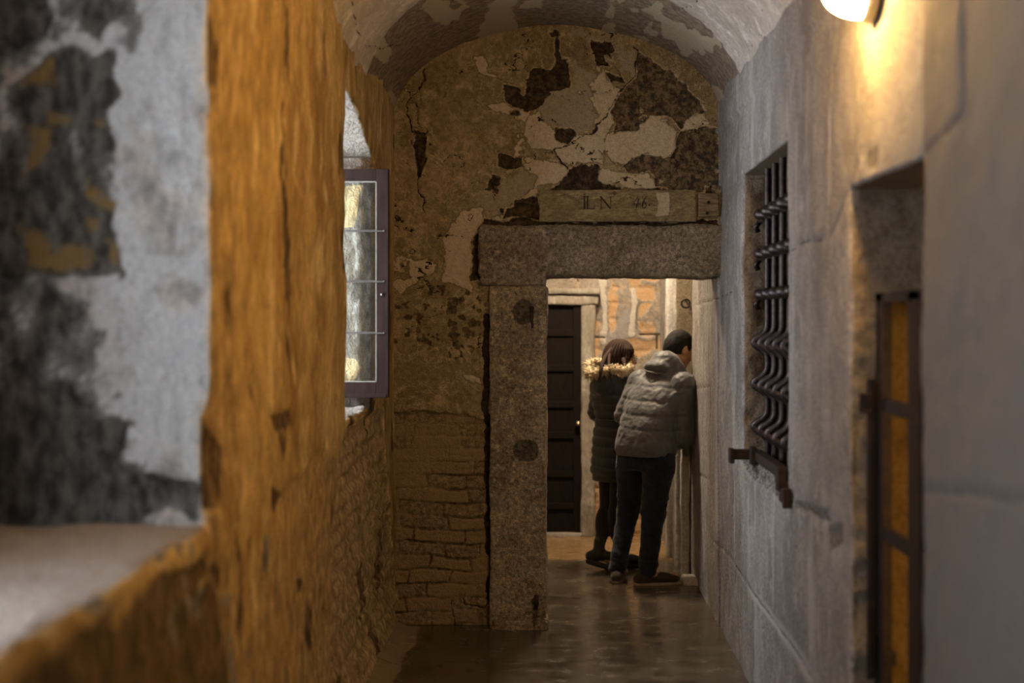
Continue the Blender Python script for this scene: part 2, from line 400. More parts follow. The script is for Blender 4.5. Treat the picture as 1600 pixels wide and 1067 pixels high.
block('trim_2', (lx0, YE - .06, PX(0, 432, YE)[2]), (XR + .03, YE + .38, PX(0, 352, YE)[2]), m_lintel, attrs=lint_at, kind='structure', rad=.03, amp=.011, seed=9)
block('trim_3', (lx0 + .015, YE - .05, PX(0, 446, YE)[2] + .002), (DX0 + .006, YE + .1, PX(0, 425, YE)[2]), m_lintel, attrs=lint_at, kind='structure', rad=.012, amp=.006, seed=19)
# footing stones under the jamb
block('trim_4', (PX(770,0,YE)[0], YE - .10, -.02), (DX0 + .012, YE + .12, .055), m_jamb, attrs=jamb_at, kind='structure', rad=.022, amp=.012, seed=14)
# ---- inscription panel
m_panel = wallmat('painted_panel_plaster', ((.30,.25,.145), (.21,.17,.095)), [('pale', (.62,.54,.42), (.5,.42,.31), .6), ('edge', (.2,.14,.08), (.3,.22,.13), .4)], nscale=5, fine=40, bump=.5, grain=.4, stretch=(1, 1, 2.5), flake=((.34,.29,.17), (.40,.34,.22), (.12,.09,.05)))
def pan_at(P):
    x, z = P[:, 0], P[:, 2]
    sd = polys_sd(x, z, [Z4((1060,690),(1110,690),(1112,720),(1105,770),(1060,775),(1070,730))])
    return {'pale': soft(sd, .02), 'edge': soft(np.maximum(.004 - line_d(x, z, [Z4((1110,685),(1112,725),(1108,770),(1090,795))]), -1), .005)}
a = PX(843, 347, YE); b2 = PX(1087, 297, YE)
pan = block('inscription_panel', (a[0], YE - .032, a[2]), (b2[0], YE + .01, b2[2]), m_panel, h=.006, rad=.006, amp=.003, seed=33, attrs=pan_at,
      label='flat greenish tan stone panel above the doorway lintel painted with IL N° 46.', cat='sign')
m_ink = plain('faded_black_paint', (.02,.016,.012), .8, var=.6, c2=(.06,.046,.03), scale=60)
GL = []
def glyph(): global mb; mb = MB(); GL.append(mb)
glyph()
def stroke(pts, w0, w1=None):
    w1 = w1 or w0; y = YE - .0365; Q = [Vector(p) for p in zp(pts, 3.902, 730, 270)]
    L = []; R = []
    for i, p in enumerate(Q):
        t = (Q[min(i + 1, len(Q) - 1)] - Q[max(i - 1, 0)]).normalized(); n = Vector((-t.y, t.x)); w_ = (w0 + (w1 - w0) * i / (len(Q) - 1)) / 3.902 * YE / F_PX / 2
        L.append(p + n * w_); R.append(p - n * w_)
    k = len(Q); Vv = [(p.x, y, p.y) for p in L + R] + [(p.x, y + .004, p.y) for p in L + R]
    Ff = []
    for i in range(k - 1):
        Ff += [(i, i + 1, k + i + 1, k + i), (2 * k + i, 3 * k + i, 3 * k + i + 1, 2 * k + i + 1), (i, 2 * k + i, 2 * k + i + 1, i + 1), (k + i, k + i + 1, 3 * k + i + 1, 3 * k + i)]
    Ff += [(0, k, 3 * k, 2 * k), (k - 1, 3 * k - 1, 4 * k - 1, 2 * k + k - 1)]
    mb.add(Vv, Ff)
def arc(cx, cy, rx, ry, a0, a1, n=16): return [(cx + rx * math.cos(math.radians(a0 + (a1 - a0) * i / n)), cy + ry * math.sin(math.radians(a0 + (a1 - a0) * i / n))) for i in range(n + 1)]
stroke([(714,146),(714,222)], 9); stroke([(706,146),(724,146)], 3); stroke([(706,222),(724,222)], 3); stroke([(714,130),(714,137)], 8)
glyph(); stroke([(733,146),(733,222)], 8); stroke([(726,146),(742,146)], 3); stroke([(728,221),(772,221)], 4); stroke([(772,221),(775,205)], 4, 2)
glyph(); stroke([(815,148),(815,222)], 3); stroke([(807,222),(824,222)], 3); stroke([(812,148),(872,221)], 9); stroke([(873,148),(873,222)], 3); stroke([(864,148),(882,148)], 3); stroke([(806,148),(820,148)], 3)
glyph(); stroke(arc(897,127,7.5,9,0,360,20), 3.5); glyph()
stroke([(1040,146),(1010,196)], 4, 3); stroke([(1010,196),(1054,192)], 4); stroke([(1044,160),(1028,219)], 8, 6); stroke([(985,146),(1002,158)], 2.5)
glyph(); stroke([(1092,146),(1080,160),(1070,182),(1066,200)], 3, 7); stroke(arc(1077,201,11,17,0,360,20), 6); stroke(arc(1108,200,2.5,2.5,0,360,10), 5)
for g_ in GL: g_.build('painted_letter', m_ink, pan)
# weathered wood block with nail holes at the right end of the panel
m_wood = plain('weathered_grey_wood', (.36,.28,.18), .85, c2=(.17,.12,.07), scale=12, stretch=(1.5, 1, 14), bump=.9, bdist=.01)
a = PX(1090, 340, YE); b2 = PX(1123, 302, YE)
wb = block('wooden_block', (a[0], YE - .034, a[2]), (b2[0], YE - .008, b2[2]), m_wood, h=.005, rad=.010, amp=.004, seed=41,
      label='split weathered wooden block let into the wall right of the painted panel', cat='wood')
m_black = plain('hollow_black', (.012,.009,.007), .9)
for x, y in ((1107.5, 316), (1105, 333)):
    p = PX(x, y, YE - .040); MB().lathe([(.0, 0), (.008, 0), (.009, .004), (.0, .005)], (p[0], p[1], p[2]), (0, 1, 0), 12).build('nail_hole', m_black, wb)
# iron hook on the jamb and stub of iron at its foot
m_iron = plain('wrought_iron', (.036,.028,.030), .42, .7, c2=(.07,.05,.045), scale=40, bump=.5, bdist=.003)
m_iron_dk = plain('rusty_black_iron', (.028,.020,.018), .6, .5, c2=(.05,.032,.024), scale=30, bump=.5)
hk = MB(); p = PV(831, 484, YE - .05)
hk.tube([p + Vector((0, .03, .01)), p + Vector((0, -.01, .008)), p + Vector((0, -.024, -.01)), p + Vector((0, -.02, -.05)), p + Vector((.004, -.026, -.085)), p + Vector((.004, -.04, -.095)), p + Vector((.004, -.05, -.08))], [.007, .008, .008, .008, .007, .006, .004], 8)
hk.lathe([(0, 0), (.014, 0), (.012, .008), (0, .01)], p + Vector((0, .004, .008)), (0, -1, 0), 14)
hk.build('iron_hook', m_iron_dk, smooth=True, label='small black iron hook near the top of the left door jamb', cat='hook')
hk = MB(); p = PV(838, 936, YE - .05)
hk.tube([p + Vector((0, .02, .02)), p + Vector((0, -.012, .018)), p + Vector((.002, -.016, -.02)), p + Vector((.001, -.012, -.05))], [.009, .011, .012, .008], 8)
hk.build('iron_pintle', m_iron_dk, smooth=True, label='stub of black iron pintle at the foot of the left door jamb', cat='hinge')

# ================================================================== LEFT WALL with two window niches
ys = axis(YB, .06, N1[0], .03, 2.6, .02, N1[1], .016, 5.0, .012, N2[0], .010, N2[1], .010, YE + .10)
zs = axis(-.02, .015, N1[2], .015, N2[2], .015, N2[3], .015, N1[3], .03, 3.45)
xs = lin(XO, XL, .016)
s = Surf()
s.rect('x', XL, ys, zs, hole=[N1, N2])
for n in (N1, N2):
    yy = ys[(ys >= n[0] - 1e-6) & (ys <= n[1] + 1e-6)]; zz = zs[(zs >= n[2] - 1e-6) & (zs <= n[3] + 1e-6)]
    tg = 1 if n is N1 else 3
    s.rect('y', n[0], xs, zz, flip=True, t=tg); s.rect('y', n[1], xs, zz, t=tg)
    s.rect('z', n[2], xs, yy, t=tg + 1); s.rect('z', n[3], xs, yy, flip=True, t=tg)
V, F, T = s.done(); P0 = V.copy(); X, Y, Z = P0.T
A = {}
rev1 = ((T == 1) | (np.abs(Y - N1[1]) < 1e-4)) & (X < XL - 1e-4)
# reveal of the near niche: traced patches in the plane Y = 3.68
R1 = lambda *p: zp(p, 2.54, 0, 0, N1[1])
R2 = lambda *p: zp(p, 2.284, 0, 600, N1[1])
wq = np.stack([fbm(P0, 7, 5, 91, .6), fbm(P0, 7, 5, 92, .6)], 1) * .07
dark1 = [R1((380,0),(490,0),(480,60),(420,110),(380,165),(290,140),(320,60)), R1((150,225),(300,210),(310,260),(400,210),(440,190),(455,260),(430,330),(455,400),(440,520),(460,570),(410,680),(350,650),(330,560),(300,480),(300,560),(310,700),(350,760),(450,780),(470,850),(440,960),(460,1070),(0,1070),(0,700),(60,760),(100,790),(110,620),(60,480),(20,440),(60,360)),
         R1((-60,-40),(200,-40),(170,130),(80,160),(-60,200)), R2((0,0),(250,0),(330,130),(440,150),(460,280),(560,310),(690,400),(720,480),(-60,480),(-60,0))]
ochre1 = [R1((90,320),(160,240),(210,300),(150,350),(80,380)), R1((150,430),(270,430),(280,480),(160,490)), R1((90,500),(180,520),(210,600),(150,680),(80,720),(110,600)), R1((110,880),(190,880),(200,960),(330,940),(330,1030),(180,1050),(110,1000)), R1((380,460),(440,470),(430,500),(390,500)), R1((350,860),(400,870),(390,910),(350,900)), R1((400,930),(450,960),(440,1040),(400,1020)), R1((340,690),(500,820),(470,850),(350,760))]
inY = np.abs(Y - N1[1]) < .5
A['dark'] = soft(np.where(inY, polys_sd(X + wq[:, 0], Z + wq[:, 1], dark1), -1), .02)
mott = fbm(P0, (5, 5, 4), 6, 95, .62) * .12 - .035 + .05 * sst(-X, 1.0, 1.4) + .05 * sst(1.55 - Z, 0, .35) - .05 * sst(X, -1.12, -1.0)
A['dark'] = np.where((X < XL + .001) & (Y < 4.5), np.maximum(A['dark'], soft(mott, .05)), 0)
A['ochre'] = np.where(X < XL - .001, soft(polys_sd(X + wq[:, 0], Z + wq[:, 1], ochre1), .02), 0)
# face of the wall: lower part stripped to brick, ragged edge of plaster above it
lp = lambda *p: [(XL * F_PX / (x - VX), EYE - (y - VY) * (XL * F_PX / (x - VX)) / F_PX) for x, y in p]
edge = lp((400,900),(425,800),(455,745),(480,728),(500,705),(515,715),(535,690),(545,660),(583,640),(600,640))
lip = [edge + [(7.95, -.1), (edge[0][0], -.1)]]
be = lp((520,1100),(522,900),(533,760),(536,690),(545,662),(583,642),(600,642)); stripped = [be + [(7.95, -.1), (be[0][0], -.1)]]
sl = polys_sd(Y + .05 * fbm(P0, 5, 4, 3), Z + .06 * fbm(P0, 6, 5, 5), lip)
sd = polys_sd(Y + .05 * fbm(P0, 5, 3, 3), Z + .05 * fbm(P0, 6, 4, 5), stripped)
onf = X > XL - .0005
A['brick'] = np.where(onf, soft(sd, .03), 0)
pits = [lp((270,900),(305,880),(325,870),(330,900),(300,935),(272,935)), lp((305,930),(335,925),(335,960),(308,965)), lp((318,760),(335,650),(355,700),(350,790),(325,800)), lp((335,885),(350,890),(350,925),(338,915)), lp((425,760),(440,770),(437,800),(425,790)),
        lp((470,905),(482,905),(480,925),(472,925)), lp((420,650),(455,640),(460,665),(430,675))]
A['pit'] = np.where(onf, soft(np.maximum(polys_sd(Y, Z + .01 * fbm(P0, 20, 3, 6), pits), (fbm(P0, (4, 4, 2.2), 6, 77, .6) - .30) * .12), .02), 0)
low = polys_sd(Y + .05 * fbm(P0, 4, 5, 841), Z + .08 * fbm(P0, 4, 6, 843, .6), [[(-2, -.2), (-2, 1.12), (3.3, 1.10), (3.72, .98), (3.95, .6), (4.3, .3), (4.6, -.2)]])  # shade low on the wall, put into the plaster colour with a ragged edge
A['mid'] = np.where(~onf & (Y < 4.5), soft((fbm(P0, (7, 7, 5), 6, 97, .62) - .10) * .12, .03), 0); A['low_shade'] = np.where(onf, soft(low, .04), 0); A['band'] = np.where(onf, np.maximum(soft(sl, .03) * .62, soft(polys_sd(Y + .04 * fbm(P0, 4, 5, 845), Z, [[(3.70, -.2), (3.70, 4), (3.98, 4), (4.06, 2.4), (3.97, 1.6), (4.08, .8), (4.0, -.2)]]), .05)), 0)
mo, rb = bricks(Y, Z, .072, .27, 8, .014, .3)
rel = -sst(sd, -.01, .03) * .022 - sst(sd, 0, .03) * mo * .016 + sst(sd, 0, .03) * (rb * .009 + fbm(P0, 22, 3, 13) * .004) - sst(sl, -.005, .015) * .012
rel += fbm(P0, (2, 2.5, 1.6), 3, 61) * .014 + fbm(P0, (12, 12, 7), 3, 62) * (.005 - .003 * sst(sd, -.02, .02)) - A['pit'] * .012
rel += .06 * sst(.35 - Z, 0, .4) ** 1.5          # rubble skirt spreading at the floor
V[:, 0] += np.where(onf, rel, 0)
# rough masonry on the niche reveals
rr = fbm(P0, (7, 7, 6), 4, 141)
far1 = (np.abs(Y - N1[1]) < 1e-4) & ~onf
V[:, 1] -= np.where(far1, rr * .012 - A['dark'] * .008, 0)
far2 = (np.abs(Y - N2[1]) < 1e-4) & ~onf
ridge = np.abs(fbm(P0, (5, 5, 5), 5, 151))
V[:, 1] -= np.where(far2, (.5 - ridge) * .10 * sst(-.93 - X, 0, .03) + .01, 0)
V[:, 2] += np.where((T == 4), (fbm(P0, 9, 4, 161)) * .02, 0) + np.where((T == 2), fbm(P0, 6, 4, 162) * .012, 0)
# corners of niches worn round
for n in (N1, N2):
    for yc, sg in ((n[0], -1), (n[1], 1)):
        d = np.hypot(X - XL, (Y - yc)); inz = sst(Z, n[2] - .05, n[2]) * (1 - sst(Z, n[3], n[3] + .05))
        k = np.exp(-(d / .018) ** 2) * (.009 + .008 * fbm(P0, 6, 3, 171)) * inz
        V[:, 0] -= k; V[:, 1] += sg * k
    for zc, sg in ((n[2], -1),):
        d = np.hypot(X - XL, (Z - zc)); iny = (Y > n[0]) & (Y < n[1])
        k = np.exp(-(d / .02) ** 2) * (.010 + .012 * fbm(P0, 5, 3, 172)) * iny
        V[:, 0] -= k; V[:, 2] += sg * k
# arched head of the far niche falls towards the end wall
g = np.where(Y < N2[1], np.clip((Y - N2[0]) / (N2[1] - N2[0]), 0, 1) ** 1.6, 1 - sst(Y, N2[1], N2[1] + .5))
V[:, 2] -= .19 * g * np.exp(-((Z - N2[3]) / .16) ** 2)
# chipped corner under the near niche
k = np.exp(-((Y - N1[1]) / .07) ** 2) * np.exp(-((Z - 1.33) / .12) ** 2); V[:, 0] -= .035 * k * (X > XL - .03)
V += wob(P0, .007, .002, 3, 15, 21)
A['cool'] = np.where(T >= 3, 1., 0.) * (~onf)
A['rev1'] = np.where(~onf & (Y < 4.5), 1., 0.)
A['sill'] = np.where((T == 2) & ~onf, 1., 0.)
cream = [zp(p, 2.2214, 500, 220, N2[1]) for p in ([(60,170),(110,150),(150,150),(150,200),(135,240),(125,300),(60,310)], [(60,740),(130,760),(150,790),(120,830),(60,840)])]
rock = [zp([(150,140),(220,140),(220,840),(130,840),(150,790),(165,730),(130,660),(128,600),(110,520),(125,480),(130,400),(115,340),(135,280),(140,200)], 2.2214, 500, 220, N2[1])]
A['cream'] = np.where(far2, soft(polys_sd(X + wq[:, 0] * .2, Z + wq[:, 1] * .2, cream), .01), 0)
A['rock'] = np.where(far2, soft(polys_sd(X + wq[:, 0] * .25, Z + wq[:, 1] * .25, rock), .01), 0)
m_left = wallmat('ochre_plaster_wall', ((.62,.45,.20), (.34,.215,.08), (.72,.56,.30)), [
   ('band', (.36,.24,.10), (.50,.35,.16), 1.2, None, .3), ('brick', (.36,.26,.13), (.52,.39,.21), .5, (.66,.50,.28)), ('low_shade', (.10,.068,.034), (.18,.12,.06), 1.2, None, .25), ('pit', (.09,.06,.03), (.20,.13,.06), 1.0, None, .2),
   ('rev1', (.80,.81,.81), (.60,.61,.60), 0), ('mid', (.42,.41,.39), (.55,.50,.46), 1.1, None, .3), ('cool', (.46,.42,.37), (.26,.23,.195), 0), ('dark', (.055,.052,.048), (.16,.15,.135), .9, (.30,.30,.29), .2), ('ochre', (.36,.23,.08), (.22,.15,.07), 1.0, None, .3),
   ('sill', (.38,.33,.29), (.22,.185,.16), 0), ('cream', (.85,.70,.42), (.78,.62,.36), .3), ('rock', (.30,.30,.28), (.48,.47,.43), .2)],
   nscale=2.2, fine=26, bump=.9, stretch=(1, 1, .5), bdist=.009, grain=.36)
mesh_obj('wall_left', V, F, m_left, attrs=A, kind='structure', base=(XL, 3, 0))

# ================================================================== RIGHT WALL, grated window and cell door
WN = (5.53, 6.87, 1.06, 2.385)
DR = (3.47, 4.33, -.02, 2.09)
PN = (9.32, 9.98, 1.02, 2.25)      # peep window beyond the doorway
ys = axis(YB, .06, 2.4, .016, DR[0], .016, DR[1], .012, WN[0], .010, WN[1], .008, YE, .012, PN[0], .012, PN[1], .02, 11.15)
zs = axis(-.02, .012, PN[2], .012, WN[2], .012, DR[3], .012, PN[3], .012, WN[3], .012, 2.80, .06, 3.0)
s = Surf(); XD = 1.37
s.rect('x', XR, ys, zs, flip=True, hole=[WN, DR, PN])
for n in (WN, DR, PN):
    yy = ys[(ys >= n[0] - 1e-6) & (ys <= n[1] + 1e-6)]; zz = zs[(zs >= n[2] - 1e-6) & (zs <= n[3] + 1e-6)]; xx = lin(XR, XD, .015)
    tg = {WN: 1, DR: 2, PN: 3}[n]
    s.rect('y', n[0], xx, zz, flip=True, t=tg); s.rect('y', n[1], xx, zz, t=tg); s.rect('z', n[3], xx, yy, flip=True, t=tg)
    if n is not DR: s.rect('z', n[2], xx, yy, t=tg)
V, F, T = s.done(); P0 = V.copy(); X, Y, Z = P0.T
onf = X < XR + .0005
rp = lambda *p: [(XR * F_PX / (x - VX), EYE - (y - VY) * (XR / (x - VX))) for x, y in p]
wq = np.stack([fbm(P0, 6, 3, 191), fbm(P0, 6, 3, 192)], 1) * .012
Uw, Ww = Y + wq[:, 0], Z + wq[:, 1]
seams = [rp((1229,392),(1262,378),(1295,370)), rp((1297,372),(1297,250),(1300,100)), rp((1298,815),(1299,1067)), rp((1246,788),(1298,815)), rp((1114,600),(1114,845)), rp((1106,823),(1108,880)), rp((1134,200),(1136,640)),
         rp((1112,470),(1145,455)), rp((1148,705),(1142,863)), rp((1134,863),(1176,924),(1276,1067)), rp((1505,0),(1505,180),(1445,238)), rp((1325,305),(1297,372)), rp((1445,762),(1600,778)), rp((1090,607),(1112,603)), rp((1090,475),(1112,470)), rp((1118,845),(1134,863)), rp((1115,432),(1116,600)), rp((1090,740),(1112,748)), rp((1360,250),(1365,190))]
sd_ = line_d(Uw, Ww, seams)
A = {'seam': soft(.0035 - sd_, .008)}
A['lite'] = soft(np.maximum(polys_sd(Uw, Ww, [rp((1176,915),(1215,965),(1290,1067),(1262,1067),(1205,975),(1168,925))]) - .004, np.where(onf & (Y > 4.5), (fbm(P0, (6, 6, 1.3), 5, 203, .6) - .26) * .07, -1)), .03)
A['stain'] = soft(np.maximum(polys_sd(Uw, Ww, [rp((1296,820),(1318,815),(1320,850),(1298,862)), rp((1240,780),(1296,795),(1296,815),(1245,795)), rp((1355,235),(1375,225),(1372,262),(1356,262)), rp((1118,290),(1128,290),(1126,330),(1120,325)), rp((1460,80),(1466,80),(1464,110),(1459,108))]), (fbm(P0, (1.6, 1.6, 1.2), 5, 205) - .40) * .1), .02)
A['rubble'] = soft(polys_sd(Uw, Ww, [rp((1150,706),(1180,716),(1240,775),(1235,800),(1205,770),(1170,740))]), .02)
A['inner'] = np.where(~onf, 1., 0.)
A['near'] = np.where(onf, soft(3.46 - Uw, .02), 0)
rel = -A['seam'] * .009 + fbm(P0, (2, 2, 1.2), 3, 211) * .010 + fbm(P0, (16, 16, 12), 4, 212) * .003 - A['stain'] * .003
rel -= A['rubble'] * (np.abs(fbm(P0, 16, 4, 214)) * .05)
# pilaster-like set-offs between the stones
rel += np.where((Y > YE) & (Y < PN[0]), .010, 0)
rel += .014 * sst(Z, 2.70, 2.72)
V[:, 0] -= np.where(onf, rel, 0)
# beyond the peep window the wall leans in slightly
lean = sst(Y, 9.0, 10.4) * .095; V[:, 0] -= np.where(onf | (T == 3), lean, 0)
k = (T == 1) & ~onf; V[:, 1] -= np.where(k & (np.abs(Y - WN[1]) < 1e-3), fbm(P0, 14, 4, 221) * .02, 0)
V[:, 2] += np.where((np.abs(Z - WN[2]) < 1e-3) & (Y > WN[0]) & (Y < WN[1]), -np.abs(fbm(P0, 10, 4, 222)) * .07, 0)
V[:, 1] -= np.where((T == 2) & ~onf & (np.abs(Y - DR[1]) < 1e-3), fbm(P0, 10, 4, 223) * .03, 0)
for n in (WN, DR, PN):
    for yc, sg in ((n[0], -1), (n[1], 1)):
        d = np.hypot(X - XR, (Y - yc)); inz = 1 - sst(Z, n[3], n[3] + .05)
        if n[2] > 0: inz = inz * sst(Z, n[2] - .05, n[2])
        k = np.exp(-(d / .016) ** 2) * (.006 + .007 * fbm(P0, 7, 3, 231)) * inz
        V[:, 0] += k; V[:, 1] += sg * k
V += wob(P0, .006, .002, 3, 15, 41)
m_right = wallmat('grey_limestone_blocks', ((.38,.355,.33), (.27,.25,.23), (.45,.42,.39)), [
   ('near', (.205,.18,.16), (.15,.13,.115), .3, None, .2), ('lite', (.56,.54,.52), (.45,.43,.41), .5, None, .25), ('stain', (.17,.155,.14), (.25,.225,.20), .5, None, .2), ('seam', (.16,.12,.09), (.10,.08,.06), .7, None, .2), ('rubble', (.15,.13,.12), (.34,.30,.26), .4),
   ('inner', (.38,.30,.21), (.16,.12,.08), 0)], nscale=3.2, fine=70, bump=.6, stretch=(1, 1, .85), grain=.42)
mesh_obj('wall_right', V, F, m_right, attrs=A, kind='structure', base=(XR, 5, 0))

# ================================================================== VAULT
th = np.linspace(0, math.pi, 150); yv = axis(YB, .08, 4.0, .02, YE + .03)
TH, YY = np.meshgrid(th, yv, indexing='ij'); cx = -.008; ea = .912
Xv = cx + ea * np.cos(TH); Zv = ZS + (ZA - ZS) * np.sin(TH)
# towards the viewer the left haunch rises into the tall left wall
rise = 1 - sst(YY, 4.9, 6.0)
lft = sst(-Xv, .0, .35)
Zv = Zv + (ZA + .06 - Zv) * rise * lft
P0 = np.stack([Xv, YY, Zv], -1).reshape(-1, 3)
i = np.arange(TH.size).reshape(TH.shape); F = np.stack([i[:-1, :-1], i[1:, :-1], i[1:, 1:], i[:-1, 1:]], -1).reshape(-1, 4)[:, ::-1]
nrm = np.stack([np.cos(TH), TH * 0, np.sin(TH)], -1).reshape(-1, 3)
X, Y, Z = P0.T; tt = TH.ravel()
band = Y - 6.85 - .25 * fbm(P0, 2.5, 4, 301) - .10 * np.cos(tt * 2) + .35 * sst(tt, 1.7, 2.6)
streak = fbm(P0, (7, 2.2, 7), 5, 303)
A = {'band': soft(band, .06), 'streak': soft(np.where(band > 0, streak * .12 - .012, -.2), .02),
     'crack': soft(.006 - line_d(tt + .05 * fbm(P0, 4, 3, 5), Y + .12 * fbm(P0, 4, 3, 6), [[(.15, 6.6), (.42, 6.2), (.40, 5.4), (.6, 4.6)], [(.9, 6.9), (.75, 6.3), (.8, 5.6)], [(.42, 6.2), (.2, 5.9), (.02, 5.8)], [(2.6, 7.0), (2.8, 6.4), (2.7, 5.8), (2.4, 5.3)], [(2.95, 7.5), (2.7, 7.0)]]), .012)}
rel = fbm(P0, 3, 3, 311) * .016 + A['band'] * .008 + fbm(P0, 20, 3, 312) * .003 + A['crack'] * .012 - A['streak'] * .006
Vc = P0 + nrm * rel[:, None]
m_vault = wallmat('vault_plaster', ((.64,.58,.52), (.50,.45,.39), (.74,.69,.63)), [('band', (.20,.155,.11), (.30,.24,.17), .8), ('streak', (.52,.45,.34), (.42,.35,.25), .5), ('crack', (.07,.05,.035), (.12,.09,.06), .5)], nscale=3, fine=30, bump=.6)
mesh_obj('ceiling', Vc, F, m_vault, attrs=A, kind='structure', base=(0, 3, ZS))
# solid mass over the vault and behind the viewer so no daylight leaks in
m_dull = wallmat('dull_masonry', ((.35,.30,.24), (.26,.22,.17)), nscale=3)
mb = MB(); mb.box((-1.1, YB - .3, 3.46), (1.5, YE + .4, 3.7)); mb.build('trim_5', m_dull, kind='structure')
mb = MB(); mb.box((-1.1, YB - .3, -.1), (1.5, YB, 3.46)); mb.build('wall_front', m_dull, kind='structure')
mb = MB(); mb.box((XR + .1, YB, 2.95), (1.5, YE, 3.46)); mb.build('trim_6', m_dull, kind='structure')

# ================================================================== FLOOR
xs = axis(-1.65, .05, -1.0, .02, 1.0, .05, 1.6); yf = axis(YB - .1, .1, 5.5, .02, 11.2)
s = Surf(); s.rect('z', 0, xs, yf); V, F, T = s.done(); P0 = V.copy(); X, Y, Z = P0.T
fl = [[(-1, 6.98), (.3, 7.02), (1, 6.97)], [(-1, 8.05), (1, 8.02)], [(-1, 8.78), (1, 8.75)], [(-1, 9.6), (1, 9.55)], [(-1, 10.3), (1, 10.3)], [(.2, 8.05), (.22, 8.78)], [(.5, 8.78), (.48, 9.6)], [(-.28, 6.98), (-.33, 7.2), (-.25, 7.35)], [(.05, 9.6), (.05, 10.3)]]
fd = line_d(X + .01 * fbm(P0, 6, 3, 1), Y + .02 * fbm(P0, 4, 3, 2), fl)
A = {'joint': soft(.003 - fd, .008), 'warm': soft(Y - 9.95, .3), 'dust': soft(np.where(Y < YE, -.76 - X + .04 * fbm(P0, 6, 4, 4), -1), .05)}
V[:, 2] += fbm(P0, 1.4, 3, 401) * .006  - A['joint'] * .004 + .035 * sst(-.78 - X + .05 * fbm(P0, 4, 3, 7), 0, .12) * (Y < YE)
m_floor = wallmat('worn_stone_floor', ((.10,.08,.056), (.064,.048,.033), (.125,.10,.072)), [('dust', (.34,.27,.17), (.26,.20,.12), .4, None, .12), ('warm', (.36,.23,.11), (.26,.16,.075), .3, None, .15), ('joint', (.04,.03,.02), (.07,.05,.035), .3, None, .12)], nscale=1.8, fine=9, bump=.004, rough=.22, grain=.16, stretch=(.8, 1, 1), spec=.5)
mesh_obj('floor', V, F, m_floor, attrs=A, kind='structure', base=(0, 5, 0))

# ================================================================== FAR ROOM
YF = 11.1; XLf = -1.5; ZC = 2.9
us = axis(XLf, .04, -.15, .010, 1.0, .04, 1.2); vs = axis(-.02, .011, 2.2, .05, ZC)
s = Surf(); s.rect('y', YF, us, vs, flip=True)
V, F, T = s.done(); P0 = V.copy(); U, W = V[:, 0], V[:, 2]
Z6 = lambda *p: zp(p, 5.3375, 840, 420, YF)
Z6b = lambda *p: zp(p, 4.85, 1000, 400, YF)
orange = [Z6((430,430),(500,420),(510,560),(430,560)), Z6((430,590),(540,590),(550,690),(430,740)), Z6((610,60),(640,120),(670,220),(660,440),(600,500),(580,380),(590,200)), Z6((780,40),(860,40),(860,250),(800,200),(760,160)), Z6b((0,230),(110,215),(90,330),(0,330)), Z6b((0,360),(85,350),(70,460),(0,470)), Z6b((-90,140),(180,135),(190,170),(0,190),(-90,250)), Z6b((0,500),(90,510),(85,580),(0,590)), Z6b((130,620),(200,560),(200,700),(0,780),(-100,780),(-100,660)),
   [(.22, -.1), (.9, -.1), (.9, .75), (.6, .8), (.3, .6)]]
greyf = [Z6((540,440),(580,540),(610,590),(780,590),(790,400),(740,280),(680,420)), Z6((330,320),(420,320),(410,800),(360,800))]
wp = np.stack([fbm(P0, 7, 6, 431, .6), fbm(P0, 7, 6, 437, .6)], 1) * .08
so = polys_sd(U + wp[:, 0], W + wp[:, 1], orange)
mo, rb = bricks(U, W, .12, .30, 12, .016)
lines = [Z6((545,60),(550,300),(560,520),(560,600)), Z6((800,180),(800,560)), Z6((370,570),(560,570)), Z6b((0,595),(190,590)), Z6b((128,600),(128,700)), Z6((330,40),(335,100))]
ld = line_d(U + wp[:, 0] * .5, W + wp[:, 1] * .5, lines[:2]); ldk = line_d(U, W, lines[2:])
A = {'orange': soft(so, .02), 'greyf': soft(polys_sd(U + wp[:, 0], W + wp[:, 1], greyf), .05), 'white': soft(.022 - ld, .02), 'joint': soft(.008 - ldk, .006)}
V[:, 1] -= -A['orange'] * .012 - mo * A['orange'] * .012 + fbm(P0, 7, 4, 441) * .012 + A['white'] * .01 - A['joint'] * .01 + fbm(P0, 30, 3, 442) * .003
m_far = wallmat('patched_far_wall', ((.38,.33,.28), (.28,.24,.20), (.47,.37,.26)), [('greyf', (.37,.35,.34), (.30,.28,.265), .8, None, .2), ('orange', (.62,.42,.25), (.48,.30,.16), .9, (.5,.46,.4), .15), ('white', (.66,.62,.56), (.5,.46,.41), .5), ('joint', (.10,.07,.05), (.15,.11,.08), .4)], nscale=4, fine=30, bump=.7)
mesh_obj('wall_far', V, F, m_far, attrs=A, kind='structure', base=(0, YF, 0))
mb = MB(); mb.box((XLf - .1, YE + .42, -.05), (XLf, YF + .1, ZC)); mb.build('wall_side', m_dull, kind='structure')
mb = MB(); mb.box((XLf - .1, YE + .3, ZC), (1.5, YF + .1, ZC + .1)); mb.build('ceiling_far', m_dull, kind='structure')
mb = MB(); mb.box((XLf - .1, YE + .40, -.05), (lx0 + .03, YE + .46, ZC)).box((lx0 - .2, YE + .40, PX(0, 425, YE)[2] + .03), (1.3, YE + .46, ZC)); mb.build('wall_partition', m_dull, kind='structure')
mb = MB(); mb.box((XR + .06, YE, 2.75), (1.5, YF + .1, ZC + .02)); mb.build('trim_7', m_dull, kind='structure')
